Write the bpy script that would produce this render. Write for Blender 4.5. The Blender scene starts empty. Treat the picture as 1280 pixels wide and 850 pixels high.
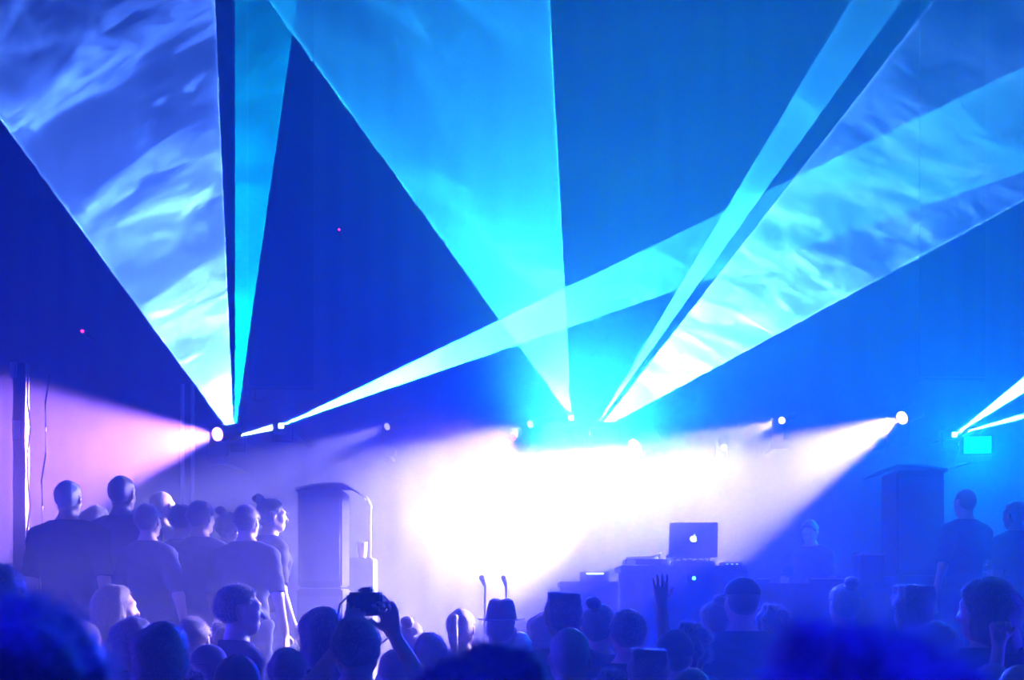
import bpy, bmesh, math, random
import numpy as np
from mathutils import Vector, Matrix, Euler, noise as mnoise

C = bpy.context.scene
COL = C.collection
F = 1780.0; ZC = 1.8; HY = 750.0          # lens in pixels, eye height, horizon row
PI = math.pi
STAGE_Z, RISER_Z = 1.1, 0.85


def at(px, py, Y):
    return Vector(((px - 640) / F * Y, Y, ZC + (HY - py) / F * Y))


# ------------------------------------------------------------------ camera
cam = bpy.data.cameras.new('camera'); co = bpy.data.objects.new('camera', cam); COL.objects.link(co)
C.camera = co
cam.sensor_width = 36; cam.lens = 36 * F / 1280
co.location = (0, 0, ZC); co.rotation_euler = (PI / 2, 0, 0)
cam.shift_y = (HY - 425) / 1280
cam.clip_start = 0.02; cam.clip_end = 100
cam.dof.use_dof = True; cam.dof.focus_distance = 8.6; cam.dof.aperture_fstop = 3.6


# ------------------------------------------------------------------ materials
def mat(name, col, rough=.7, metal=0., var=.15, scale=8., bump=0., sheen=0., spec=.5, bscale=None):
    m = bpy.data.materials.new(name); m.use_nodes = True
    t = m.node_tree; b = t.nodes['Principled BSDF']
    tc = t.nodes.new('ShaderNodeTexCoord')
    n = t.nodes.new('ShaderNodeTexNoise'); n.inputs['Scale'].default_value = scale; n.inputs['Detail'].default_value = 5
    t.links.new(tc.outputs['Object'], n.inputs['Vector'])
    r = t.nodes.new('ShaderNodeMix'); r.data_type = 'RGBA'
    r.inputs['A'].default_value = (*[c * (1 - var) for c in col], 1)
    r.inputs['B'].default_value = (*[min(1, c * (1 + var)) for c in col], 1)
    t.links.new(n.outputs['Fac'], r.inputs['Factor']); t.links.new(r.outputs['Result'], b.inputs['Base Color'])
    b.inputs['Roughness'].default_value = rough; b.inputs['Metallic'].default_value = metal
    b.inputs['Specular IOR Level'].default_value = spec
    if sheen:
        b.inputs['Sheen Weight'].default_value = sheen; b.inputs['Sheen Roughness'].default_value = .35
    if bump:
        n2 = t.nodes.new('ShaderNodeTexNoise'); n2.inputs['Scale'].default_value = bscale or scale * 4
        n2.inputs['Detail'].default_value = 4
        t.links.new(tc.outputs['Object'], n2.inputs['Vector'])
        bp = t.nodes.new('ShaderNodeBump'); bp.inputs['Strength'].default_value = bump; bp.inputs['Distance'].default_value = .01
        t.links.new(n2.outputs['Fac'], bp.inputs['Height']); t.links.new(bp.outputs['Normal'], b.inputs['Normal'])
    return m


def glow(name, col, s):
    m = bpy.data.materials.new(name); m.use_nodes = True
    t = m.node_tree; t.nodes.remove(t.nodes['Principled BSDF'])
    e = t.nodes.new('ShaderNodeEmission'); e.inputs['Color'].default_value = (*col, 1); e.inputs['Strength'].default_value = s
    t.links.new(e.outputs[0], t.nodes['Material Output'].inputs['Surface'])
    return m


def smoke(name, d, g=0., swirl=None):
    """scattering smoke; swirl = (scale, stretch rotation, contrast, seed) makes it drift in wisps"""
    m = bpy.data.materials.new(name); m.use_nodes = True
    t = m.node_tree; t.nodes.remove(t.nodes['Principled BSDF'])
    s = t.nodes.new('ShaderNodeVolumeScatter'); s.inputs['Density'].default_value = d; s.inputs['Anisotropy'].default_value = g
    s.inputs['Color'].default_value = (1, 1, 1, 1)
    t.links.new(s.outputs[0], t.nodes['Material Output'].inputs['Volume'])
    if swirl:
        sc, rot, con, seed = swirl
        tc = t.nodes.new('ShaderNodeTexCoord')
        vr = t.nodes.new('ShaderNodeMapping'); vr.inputs['Rotation'].default_value = (0, math.radians(rot), 0)
        vr.inputs['Location'].default_value = (seed, seed * 1.7, seed * .3)
        t.links.new(tc.outputs['Object'], vr.inputs['Vector'])
        mp = t.nodes.new('ShaderNodeMapping'); mp.inputs['Scale'].default_value = (.38, 1.0, 1.5)
        t.links.new(vr.outputs[0], mp.inputs['Vector'])

        def nz(scale, det, dist, rough=.55):
            n = t.nodes.new('ShaderNodeTexNoise'); n.inputs['Scale'].default_value = scale * sc
            n.inputs['Detail'].default_value = det; n.inputs['Distortion'].default_value = dist
            n.inputs['Roughness'].default_value = rough
            t.links.new(mp.outputs[0], n.inputs['Vector']); return n.outputs['Fac']

        def mr(x, a, b, c, e, smooth=True):
            r = t.nodes.new('ShaderNodeMapRange')
            if smooth: r.interpolation_type = 'SMOOTHSTEP'
            for i, v in enumerate((a, b, c, e)): r.inputs[i + 1].default_value = v
            t.links.new(x, r.inputs[0]); return r.outputs[0]

        def mm(op, a, b):
            q = t.nodes.new('ShaderNodeMath'); q.operation = op
            for i, v in enumerate((a, b)):
                if isinstance(v, (int, float)): q.inputs[i].default_value = v
                else: t.links.new(v, q.inputs[i])
            return q.outputs[0]
        big = mr(nz(.85, 3, .8), .40, .62, 0, 1)
        fine = mr(nz(2.5, 10, 1.5, .68), .38, .66, .25, 1.2)
        wisp = mr(nz(1.0, 8, 1.2, .6), .535, .60, 0, 1)
        a = mm('MULTIPLY', big, fine)
        b = mm('MULTIPLY', wisp, fine)
        tot = mm('ADD', mm('MULTIPLY', a, .75 * con), mm('MULTIPLY', b, .85 * con))
        tot = mm('ADD', tot, 1 - .45 * con)
        t.links.new(mm('MULTIPLY', tot, d), s.inputs['Density'])
    return m


def fuzz_mat():
    """fine loose hairs: light shines through them from behind"""
    m = bpy.data.materials.new('loose_hair'); m.use_nodes = True
    t = m.node_tree; b = t.nodes['Principled BSDF']; b.inputs['Base Color'].default_value = (.10, .07, .06, 1); b.inputs['Roughness'].default_value = .4
    tr = t.nodes.new('ShaderNodeBsdfTranslucent'); tr.inputs['Color'].default_value = (.6, .48, .45, 1)
    mx = t.nodes.new('ShaderNodeMixShader'); mx.inputs[0].default_value = .5
    t.links.new(b.outputs[0], mx.inputs[1]); t.links.new(tr.outputs[0], mx.inputs[2]); t.links.new(mx.outputs[0], t.nodes['Material Output'].inputs['Surface'])
    return m


M = {
    'fuzz': fuzz_mat(),
    'floor': mat('floor_paint', (.05, .05, .055), .6, bump=.2),
    'wall': mat('wall_paint', (.10, .10, .11), .85, bump=.2),
    'ceiling': mat('ceiling_paint', (.03, .03, .03), .9),
    'velvet': mat('velvet', (.05, .055, .08), .95, var=.1, scale=3, bump=.1, spec=.1),
    'drape': mat('black_drape', (.012, .012, .02), .95, var=.2, spec=.1, bump=.2),
    'stage': mat('stage_deck', (.03, .03, .03), .7, bump=.3),
    'plywood': mat('stage_skirt', (.02, .02, .025), .9),
    'blackplastic': mat('black_plastic', (.02, .02, .022), .45),
    'blackmetal': mat('black_metal', (.03, .03, .032), .4, metal=.7),
    'steel': mat('steel', (.55, .55, .58), .3, metal=1.),
    'grille': mat('speaker_grille', (.025, .025, .028), .55, metal=.4, bump=.6, scale=60),
    'cabinet': mat('speaker_paint', (.015, .015, .018), .9, bump=.3, scale=40, spec=.08),
    'case': mat('flight_case', (.03, .03, .034), .7, spec=.2),
    'alu': mat('aluminium', (.60, .61, .63), .35, metal=.9, var=.03),
    'cloth_black': mat('table_cloth', (.03, .03, .05), .9, bump=.2),
    'vinyl': mat('vinyl', (.01, .01, .01), .2),
    'cup': mat('cup_plastic', (.85, .55, .40), .4),
    'cable': mat('cable_rubber', (.05, .045, .055), .6),
    'skin_light': mat('skin_light', (.62, .42, .34), .5, var=.06, spec=.5),
    'skin_dark': mat('skin_dark', (.16, .09, .06), .42, var=.08, spec=.6),
    'hair_dark': mat('hair_dark', (.035, .024, .02), .42, bump=.5, scale=60, spec=.9, sheen=.5),
    'hair_brown': mat('hair_brown', (.13, .075, .05), .42, bump=.5, scale=60, spec=.9, sheen=.5),
    'hair_blond': mat('hair_blond', (.20, .13, .075), .45, bump=.5, scale=60, spec=.8, sheen=.5),
    'hair_grey': mat('hair_grey', (.55, .53, .52), .5, bump=.4, scale=60, spec=.7, sheen=.5),
    'tee_black': mat('tee_black', (.015, .015, .02), .9, bump=.2, spec=.2),
    'tee_navy': mat('tee_navy', (.03, .035, .08), .9, bump=.2, spec=.2),
    'tee_grey': mat('tee_grey', (.14, .14, .16), .9, bump=.2, spec=.2),
    'tee_white': mat('tee_white', (.6, .6, .62), .9, bump=.2, spec=.2),
    'denim': mat('denim', (.04, .05, .09), .9, bump=.3, spec=.2),
    'shoe': mat('shoe_leather', (.03, .03, .03), .5),
    'hat': mat('hat_felt', (.04, .04, .05), .8, bump=.2, sheen=.3),
    'led_red': glow('led_red', (1, .02, .12), 9),
    'led_green': glow('led_green', (.1, 1, .75), 5),
    'led_white': glow('led_white', (.65, .95, 1), 3),
    'logo': glow('logo_light', (.75, .98, 1), 2.2),
    'led_blue': glow('led_blue', (.25, .5, 1), 2.2),
}


# ------------------------------------------------------------------ object helpers
def tag(o, label, cat, group=None, kind=None):
    if label: o['label'] = label
    if cat: o['category'] = cat
    if group: o['group'] = group
    if kind: o['kind'] = kind
    return o


def empty(name, loc, label, cat, group=None, rz=0., s=1.):
    o = bpy.data.objects.new(name, None); COL.objects.link(o)
    o.location = loc; o.rotation_euler = (0, 0, rz); o.scale = (s, s, s); o.empty_display_size = .1
    return tag(o, label, cat, group)


def link(name, me, m, parent=None, smooth=False, kind=None, loc=None):
    o = bpy.data.objects.new(name, me); COL.objects.link(o)
    if m is not None and not me.materials: me.materials.append(m)
    if parent is not None: o.parent = parent
    if loc is not None: o.location = loc
    if kind: o['kind'] = kind
    return o


class MB:
    """collects shapes in one bmesh"""
    def __init__(s): s.bm = bmesh.new()

    def box(s, a, b, bev=0., mtx=None):
        x0, y0, z0 = a; x1, y1, z1 = b
        t = bmesh.new()
        r = bmesh.ops.create_cube(t, size=1)
        bmesh.ops.scale(t, vec=(x1 - x0, y1 - y0, z1 - z0), verts=t.verts)
        bmesh.ops.translate(t, vec=((x0 + x1) / 2, (y0 + y1) / 2, (z0 + z1) / 2), verts=t.verts)
        if bev: bmesh.ops.bevel(t, geom=t.edges[:] + t.verts[:], offset=bev, segments=2, affect='EDGES', clamp_overlap=True)
        return s._add(t, mtx)

    def _add(s, t, mtx=None):
        if mtx is not None: bmesh.ops.transform(t, matrix=mtx, verts=t.verts)
        me = bpy.data.meshes.new('tmp'); t.to_mesh(me); t.free(); s.bm.from_mesh(me); bpy.data.meshes.remove(me)
        return s

    def cyl(s, p, q, r0, r1=None, n=20, bev=0.):
        p = Vector(p); q = Vector(q); r1 = r0 if r1 is None else r1
        t = bmesh.new(); L = (q - p).length
        bmesh.ops.create_cone(t, cap_ends=True, segments=n, radius1=r0, radius2=r1, depth=L)
        if bev: bmesh.ops.bevel(t, geom=[e for e in t.edges if abs(e.verts[0].co.z - e.verts[1].co.z) < 1e-6], offset=bev, segments=2, affect='EDGES')
        rot = (q - p).to_track_quat('Z', 'Y').to_matrix().to_4x4()
        return s._add(t, Matrix.Translation((p + q) / 2) @ rot)

    def tube(s, pts, r, n=8):
        pts = [Vector(p) for p in pts]
        rings = []
        up = Vector((0, 0, 1))
        for i, p in enumerate(pts):
            d = (pts[min(i + 1, len(pts) - 1)] - pts[max(i - 1, 0)]).normalized()
            a = d.cross(up)
            if a.length < .05: a = d.cross(Vector((1, 0, 0)))
            a.normalize(); b = a.cross(d)
            rings.append([s.bm.verts.new(p + (a * math.cos(2 * PI * k / n) + b * math.sin(2 * PI * k / n)) * r) for k in range(n)])
        for i in range(len(rings) - 1):
            for k in range(n):
                s.bm.faces.new((rings[i][k], rings[i][(k + 1) % n], rings[i + 1][(k + 1) % n], rings[i + 1][k]))
        s.bm.faces.new(rings[0][::-1]); s.bm.faces.new(rings[-1])
        return s

    def prism(s, outline, y0, y1):
        """closed x,z outline pushed from y0 to y1"""
        a = [s.bm.verts.new((x, y0, z)) for x, z in outline]; b = [s.bm.verts.new((x, y1, z)) for x, z in outline]
        n = len(a)
        s.bm.faces.new(a); s.bm.faces.new(b[::-1])
        for i in range(n): s.bm.faces.new((a[i], b[i], b[(i + 1) % n], a[(i + 1) % n]))
        return s

    def build(s, name, m, parent=None, smooth=False, kind=None, loc=None):
        bmesh.ops.recalc_face_normals(s.bm, faces=s.bm.faces)
        me = bpy.data.meshes.new(name); s.bm.to_mesh(me); s.bm.free()
        if smooth:
            me.polygons.foreach_set('use_smooth', [True] * len(me.polygons))
            try: me.set_sharp_from_angle(angle=math.radians(40))
            except Exception: pass
        return link(name, me, m, parent, kind=kind, loc=loc)


# ------------------------------------------------------------------ the room
XW, YB, YF, ZT = 6.8, 13.2, -2.6, 7.8
MB().box((-XW - .2, YF - .2, -.2), (XW + .2, YB + .2, 0)).build('floor', M['floor'], kind='structure')
MB().box((-XW - .2, YF - .2, ZT), (XW + .2, YB + .2, ZT + .2)).build('ceiling', M['ceiling'], kind='structure')
MB().box((-XW - .2, YB, 0), (XW + .2, YB + .2, ZT)).build('wall_back', M['wall'], kind='structure')
MB().box((-XW - .2, YF - .2, 0), (XW + .2, YF, ZT)).build('wall_front', M['wall'], kind='structure')
MB().box((-XW - .2, YF, 0), (-XW, YB, ZT)).build('wall_left', M['wall'], kind='structure')
MB().box((XW, YF, 0), (XW + .2, YB, ZT)).build('wall_right', M['wall'], kind='structure')


def pleated(x0, x1, z0, z1, y, amp, wl, seed, thick=.02, nz=10):
    """hanging cloth with folds; closed solid"""
    bm = bmesh.new(); n = max(6, int((x1 - x0) / wl * 10)); F0 = []; F1 = []
    for j in range(nz + 1):
        z = z0 + (z1 - z0) * j / nz; a = []; b = []
        for i in range(n + 1):
            x = x0 + (x1 - x0) * i / n
            w = math.sin(2 * PI * x / wl + 1.3 * math.sin(x * 2.1 + seed)) * amp * (.75 + .25 * math.sin(x * 3.3 + seed))
            w += mnoise.noise(Vector((x * 2, z * .6, seed))) * amp * .5
            a.append(bm.verts.new((x, y + w, z))); b.append(bm.verts.new((x, y + w + thick, z)))
        F0.append(a); F1.append(b)
    for j in range(nz):
        for i in range(n):
            bm.faces.new((F0[j][i], F0[j][i + 1], F0[j + 1][i + 1], F0[j + 1][i]))
            bm.faces.new((F1[j][i], F1[j + 1][i], F1[j + 1][i + 1], F1[j][i + 1]))
        for k in (0, n):
            bm.faces.new((F0[j][k], F0[j + 1][k], F1[j + 1][k], F1[j][k]))
    for j in (0, nz):
        for i in range(n): bm.faces.new((F0[j][i], F1[j][i], F1[j][i + 1], F0[j][i + 1]))
    mb = MB(); mb.bm.free(); mb.bm = bm
    return mb


c = pleated(-XW + .02, XW - .02, STAGE_Z + .01, ZT - .1, 12.95, .014, .30, 3.).build('backdrop_curtain', M['velvet'], smooth=True)
tag(c, 'dark pleated curtain covering the whole wall behind the stage', 'curtain')

# stage and side riser
st = empty('stage', (2.78, 10.9, 0), 'low black stage carrying the DJ tables and speakers', 'stage')
MB().box((-4.0, -2.0, STAGE_Z - .12), (3.98, 2.28, STAGE_Z), .01).build('deck', M['stage'], st)
MB().box((-3.97, -1.97, 0), (3.95, 2.25, STAGE_Z - .12)).build('skirt', M['plywood'], st)
rs = empty('stage', (-4.05, 10.7, 0), 'lower black side platform under the group of standing onlookers', 'stage')
rs.name = 'riser'
MB().box((-2.74, -2.4, RISER_Z - .1), (2.80, 2.0, RISER_Z), .01).build('deck', M['stage'], rs)
MB().box((-2.70, -2.37, 0), (2.77, 1.97, RISER_Z - .1)).build('skirt', M['plywood'], rs)


# black drapes hanging from the ceiling
def hanging_drape(px0, px1, pyb, Y, label):
    a = at(px0, pyb, Y); b = at(px1, pyb, Y); cx = (a.x + b.x) / 2; w = (b.x - a.x) / 2
    e = empty('hanging_drape', (cx, Y, a.z), label, 'drape', 'black drapes hung over the stage')
    p = pleated(-w, w, .02, ZT - a.z - .01, 0, .008, .25, px0).build('cloth', M['drape'], e, smooth=True)
    m = MB().cyl((-w - .01, .01, 0), (w + .01, .01, 0), .012)
    m.build('bottom_bar', M['blackmetal'], e)
    for s in (-1, 1): MB().box((s * (w - .012) - .02, -.01, -.03), (s * (w - .012) + .02, .03, -.008), .003).build('tab', M['blackmetal'], e)
    return e


hanging_drape(311, 392, 485, 12.15, 'tall black drape hanging above the laser on the purple side of the stage')
hanging_drape(1150, 1232, 473, 11.9, 'tall black drape hanging over the big speaker with the cyan glow beside it')


# ------------------------------------------------------------------ smoke and lights
hz = MB().box((-XW - .6, YF - .6, -.6), (XW + .6, YB + .6, ZT + .6)).build('haze', smoke('stage_haze', .04, .25))
tag(hz, 'thin stage haze filling the whole hall', 'haze', kind='stuff')


def glow_smoke(c, rad, peak, label):
    """a soft puff of denser smoke, added over the stage to spread the glow"""
    m = smoke('glow_smoke', peak, .2)
    t = m.node_tree; s = [n for n in t.nodes if n.type == 'VOLUME_SCATTER'][0]
    tc = t.nodes.new('ShaderNodeTexCoord'); ln = t.nodes.new('ShaderNodeVectorMath'); ln.operation = 'LENGTH'
    n = t.nodes.new('ShaderNodeTexNoise'); n.inputs['Scale'].default_value = 1.6; n.inputs['Detail'].default_value = 3
    t.links.new(tc.outputs['Object'], n.inputs['Vector']); t.links.new(tc.outputs['Object'], ln.inputs[0])
    a = t.nodes.new('ShaderNodeMath'); a.operation = 'MULTIPLY_ADD'; a.inputs[1].default_value = .35
    t.links.new(n.outputs['Fac'], a.inputs[0]); t.links.new(ln.outputs['Value'], a.inputs[2])
    r = t.nodes.new('ShaderNodeMapRange'); r.interpolation_type = 'SMOOTHERSTEP'
    for i, v in enumerate((.15, 1.12, peak, 0)): r.inputs[i + 1].default_value = v
    t.links.new(a.outputs[0], r.inputs[0]); t.links.new(r.outputs[0], s.inputs['Density'])
    bm = bmesh.new(); bmesh.ops.create_icosphere(bm, subdivisions=4, radius=1)
    mb = MB(); mb.bm.free(); mb.bm = bm
    o = mb.build('glow_smoke', m, smooth=True, loc=c); o.scale = rad
    tag(o, label, 'smoke', kind='stuff')


glow_smoke(at(675, 560, 10.8), (2.2, 1.6, 1.6), .32, 'puff of thicker smoke added to spread the glow in front of the mid stage lights')  # smoke put in to give the bright core a soft falloff


def spot(name, p, tgt, ang, E, col, blend=.2, r=.05, parent=None):
    l = bpy.data.lights.new(name, 'SPOT'); l.energy = E; l.color = col
    l.spot_size = math.radians(ang); l.spot_blend = blend; l.shadow_soft_size = r
    o = bpy.data.objects.new(name, l); COL.objects.link(o); p = Vector(p)
    o.rotation_euler = (Vector(tgt) - p).to_track_quat('-Z', 'Y').to_euler(); o.location = p
    if parent is not None: o.parent = parent; o.location = p - parent.location
    return o


def reach(a, d):
    """how far the ray a + t*d runs inside the room"""
    t = 99.
    for k, lo, hi in ((0, -XW + .05, XW - .05), (1, YF + .1, 12.8), (2, .1, ZT - .05)):
        if d[k] > 1e-6: t = min(t, (hi - a[k]) / d[k])
        elif d[k] < -1e-6: t = min(t, (lo - a[k]) / d[k])
    return t


def laser_beam(parent, ap, f1, f2, th, E, col, dens, swirl, label=None, edge=1.2, stop=None):
    """a scanned laser sheet: denser smoke shaped to the beam, a thin wedge between two edge rays from the aperture,
    and the lamp behind it that shines only into that sheet"""
    d1 = (f1 - ap).normalized(); d2 = (f2 - ap).normalized()
    e1 = ap + d1 * (stop or reach(ap, d1)); e2 = ap + d2 * (stop or reach(ap, d2))
    n = d1.cross(d2).normalized(); h = math.tan(math.radians(th) / 2); s0 = .006
    o_ = parent.location
    A = [ap + d * .03 + n * s * s0 - o_ for d in (d1, d2) for s in (-1, 1)]
    B = [p + n * s * ((p - ap).length * h + s0) - o_ for p in (e1, e2) for s in (-1, 1)]
    me = bpy.data.meshes.new('laser_beam')
    me.from_pydata([tuple(v) for v in A + B], [], [(0, 1, 3, 2), (4, 6, 7, 5), (0, 4, 5, 1), (2, 3, 7, 6), (0, 2, 6, 4), (1, 5, 7, 3)])
    bm = bmesh.new(); bm.from_mesh(me); bmesh.ops.recalc_face_normals(bm, faces=bm.faces); bm.to_mesh(me); bm.free()
    o = link('laser_beam', me, smoke('beam_shaped_smoke', dens, 0., swirl), parent)  # denser smoke put only where the beam runs, so the sheet shows
    if label: o['label'] = label
    mid = (d1 + d2).normalized(); ang = d1.angle(d2)
    l = spot('laser_light', ap, ap + mid, math.degrees(ang) + th + 2, E, col, 0, .004)
    z = -mid; x = n; y = z.cross(x)
    l.rotation_euler = Matrix((x, y, z)).transposed().to_euler()
    l.parent = parent; l.location = ap - parent.location
    lt = l.data; lt.use_nodes = True; t = lt.node_tree; em = t.nodes['Emission']
    tc = t.nodes.new('ShaderNodeTexCoord'); sp = t.nodes.new('ShaderNodeSeparateXYZ'); t.links.new(tc.outputs['Normal'], sp.inputs[0])

    def mm(op, a, b=0., c=None):
        q = t.nodes.new('ShaderNodeMath'); q.operation = op
        for i, v in enumerate((a, b) if c is None else (a, b, c)):
            if isinstance(v, (int, float)): q.inputs[i].default_value = v
            else: t.links.new(v, q.inputs[i])
        return q.outputs[0]
    az = mm('ABSOLUTE', sp.outputs[2])
    u = mm('ABSOLUTE', mm('DIVIDE', sp.outputs[0], az)); v = mm('DIVIDE', mm('ABSOLUTE', mm('DIVIDE', sp.outputs[1], az)), math.tan(ang / 2))
    m1 = mm('LESS_THAN', u, h * 1.2 + .002)
    m2 = mm('LESS_THAN', v, 1.01)
    eb = mm('ADD', 1., mm('MULTIPLY', mm('GREATER_THAN', v, .985), edge))
    t.links.new(mm('MULTIPLY', mm('MULTIPLY', m1, m2), eb), em.inputs['Strength'])
    return o


def wall_arm(e, z=0., y0=.2):
    """steel arm that carries the fixture from the wall behind the curtain"""
    MB().cyl((0, y0, z), (0, 12.93 - e.location.y, z), .014, n=16).build('wall_arm', M['blackmetal'], e, smooth=True)


def laser_projector(px, py, Y, label, col):
    p = at(px, py, Y)
    e = empty('laser_projector', p + Vector((0, .02, 0)), label, 'laser', 'laser projectors at the back of the stage')
    MB().box((-.07, .0, -.05), (.07, .22, .05), .006).build('housing', M['blackmetal'], e, smooth=True)
    MB().box((-.02, -.012, -.02), (.02, .002, .02), .002).build('aperture', glow('aperture_light', col, 12), e)
    MB().box((-.085, .09, -.11), (-.072, .13, .03), .002).box((.072, .09, -.11), (.085, .13, .03), .002).box((-.085, .09, -.12), (.085, .13, -.108), .002).build('bracket', M['blackmetal'], e)
    wall_arm(e, 0., .2)
    return e, p


def moving_head(px, py, Y, tgt, ang, E, col, label, blend=.3, r=.05, lens=40, rl=.055):
    p = at(px, py, Y); d = (Vector(tgt) - p).normalized()
    e = empty('moving_head_light', p, label, 'spotlight', 'moving head spotlights at the back of the stage')
    q = d.to_track_quat('Z', 'Y').to_matrix()
    b = MB().cyl(-d * .24, -d * .02, rl * 1.25, rl * 1.15, 28, .006)
    b.build('head', M['blackplastic'], e, smooth=True)
    MB().cyl(-d * .022, -d * .012, rl, n=28).build('lens', glow('lens_light', col, lens * .06), e)
    y = MB()
    for s in (-1, 1): y.box((s * rl * 1.55 - .008, .06, -.16), (s * rl * 1.55 + .008, .12, .03), .003)
    y.box((-rl * 1.7, .05, -.175), (rl * 1.7, .13, -.155), .003)
    y.build('yoke', M['blackplastic'], e)
    MB().box((-.08, .03, -.235), (.08, .16, -.175), .006).build('base', M['blackplastic'], e)
    spot('beam_light', p, tgt, ang, E, col, blend, r, e)
    wall_arm(e, -.2, .15)
    return e


K = 1.0
YL = 12.2
# laser on the purple side: a wide pale fan, a narrow cyan one and a short bright beam
e, p = laser_projector(292, 546, YL, 'laser throwing a wide pale blue fan and a thin cyan fan above the purple light', (.6, .9, 1))
laser_beam(e, p, at(0, 148, 10.6), at(268, -4, 10.6), .7, 235000, (.075, .22, 1.), .9, (2.0, 35, 1.6, 4.4), 'wide pale blue laser fan with drifting smoke')
laser_beam(e, p + Vector((.04, -.14, .03)), at(294.5, 0, 10.3), at(371, 0, 10.3), .7, 110000, (.0, .50, 1.), .38, (1.0, 20, .8, 9.1), 'narrow cyan laser fan')
laser_beam(e, p + Vector((.03, -.2, -.03)), at(349, 528, 11.42), at(349, 536, 11.42), 1.6, 60000, (.3, .8, 1.), .5, None, 'short white hot beam', stop=.70)
# laser shooting flat across the whole stage
e, p = laser_projector(351, 532, 11.4, 'laser below the hanging drape throwing a long cyan fan across the stage', (.5, 1, 1))
laser_beam(e, p, at(1282, 85, 8.8), at(1282, 212, 8.8), .7, 720000, (.045, .6, .95), .5, (1.1, -25, 1.0, 2.2), 'long cyan laser fan across the picture')
# lasers in the middle
e, p = laser_projector(714, 522, YL, 'laser at mid stage throwing a broad blue fan steeply upward', (.6, 1, 1))
laser_beam(e, p, at(368, 44, 11.0), at(687, 0, 11.0), .7, 270000, (.018, .42, 1.), .75, (.9, -35, .9, 7.7), 'broad blue laser fan')
e, p = laser_projector(740, 541, YL, 'laser beside the mid stage one throwing a narrow and a wide fan up sideways', (.6, 1, 1))
laser_beam(e, p, at(1065, 0, 11.0), at(1126, 0, 11.0), .7, 340000, (.03, .42, 1.), .65, (1.2, -40, .7, 1.7), 'narrow blue laser fan')
laser_beam(e, p + Vector((.03, -.05, 0)), at(1168, 0, 11.2), at(1280, 250, 11.2), .7, 420000, (.06, .27, 1.), 1.05, (2.0, -30, 1.6, 5.5), 'wide pale laser fan with drifting smoke')
# laser at the far side, two thin beams
e, p = laser_projector(1194, 543, YL, 'laser by the cyan glow throwing two thin beams out of the picture', (.3, 1, 1))
laser_beam(e, p, at(1280, 472, 11.2), at(1280, 490, 11.2), 1.0, 260000, (.12, .75, 1.), .4, None, 'upper thin cyan beam')
laser_beam(e, p, at(1280, 517, 11.2), at(1280, 523, 11.2), 1.0, 150000, (.12, .75, 1.), .4, None, 'lower thin cyan beam')

# moving heads and floods
moving_head(792, 560, 11.8, (-1.15, 10.3, 1.7), 54, 20000, (.70, .60, 1.), 'blinding white spotlight at mid stage aimed down into the crowd', 1., .06, 120, rl=.07)
moving_head(1126, 523, 11.9, at(850, 655, 10.6), 26, 15000, (.62, .5, 1.), 'lavender white spotlight above the big speaker near the cyan glow', .25, .05, 90)
moving_head(976, 526, 12.1, at(800, 590, 10.5), 16, 3500, (.7, .6, 1.), 'small white spotlight halfway between the laptop and the big speaker', .6, .04, 60, rl=.03)
moving_head(661, 531, 12.1, at(500, 590, 11.2), 20, 4300, (.62, .54, 1.), 'small pinkish spotlight just beside the mid stage glare', .6, .04, 60, rl=.03)
moving_head(482, 534, 12.1, at(360, 578, 11.4), 17, 3000, (.42, .38, 1.), 'faint lavender spotlight above the speaker on the purple side', .6, .04, 40, rl=.03)
moving_head(270, 543, 11.5, at(-60, 592, 9.4), 36, 15500, (.43, .19, 1.), 'purple spotlight beside the laser with the wide pale fan', .35, .05, 220)


moving_head(640, 548, 12.0, (-1.7, 6.0, .8), 44, 420, (1., .42, .95), 'pinkish backlight added in the glare to edge the heads of the crowd with light', .8, .06, 20, rl=.03)  # extra backlight put in for pink rims on the heads
moving_head(905, 560, 12.0, (1.3, 6.0, .8), 42, 260, (.5, .6, 1.), 'pale blue backlight added above the laptop to edge the crowd with light', .8, .06, 14, rl=.03)  # second added backlight, rims the other half of the crowd


def flood(px, py, Y, tgt, ang, E, col, label, blend=.6, on=12):
    p = at(px, py, Y); d = (Vector(tgt) - p).normalized()
    e = empty('flood_light', p, label, 'floodlight', 'blue floodlights at the back of the stage')
    mtx = d.to_track_quat('Y', 'Z').to_matrix().to_4x4()
    MB().box((-.13, -.12, -.09), (.13, -.03, .09), .01, mtx).build('housing', M['blackmetal'], e, smooth=True)
    MB().box((-.11, -.035, -.07), (.11, -.026, .07), .002, mtx).build('lens', glow('flood_glass', col, on * .25), e)
    MB().tube([(-.15, .02, 0), (-.15, .08, -.12), (0, .08, -.14), (.15, .08, -.12), (.15, .02, 0)], .008).build('bracket', M['blackmetal'], e)
    spot('flood_lamp', p, tgt, ang, E, col, blend, .12, e)
    wall_arm(e, -.13, .075)
    return e


flood(757, 548, 11.7, (.2, 8.3, 0), 112, 10000, (.004, .016, 1.), 'deep blue floodlight at mid stage facing the crowd')
flood(790, 578, 11.9, at(760, 300, 9.0), 120, 4600, (.0, .05, 1.), 'blue floodlight added at mid stage to light the haze over the crowd', blend=1.)  # added to brighten the haze above the crowd
flood(690, 590, 11.9, at(820, 330, 9.8), 84, 2500, (.035, .80, 1.), 'cyan white floodlight added to brighten the heart of the mid stage glare', blend=1., on=40)  # added source for the cyan white halo
flood(1222, 556, 11.9, at(1225, 500, 8), 140, 1800, (.0, .22, 1.), 'cyan floodlight beside the laser with two thin beams')

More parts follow.
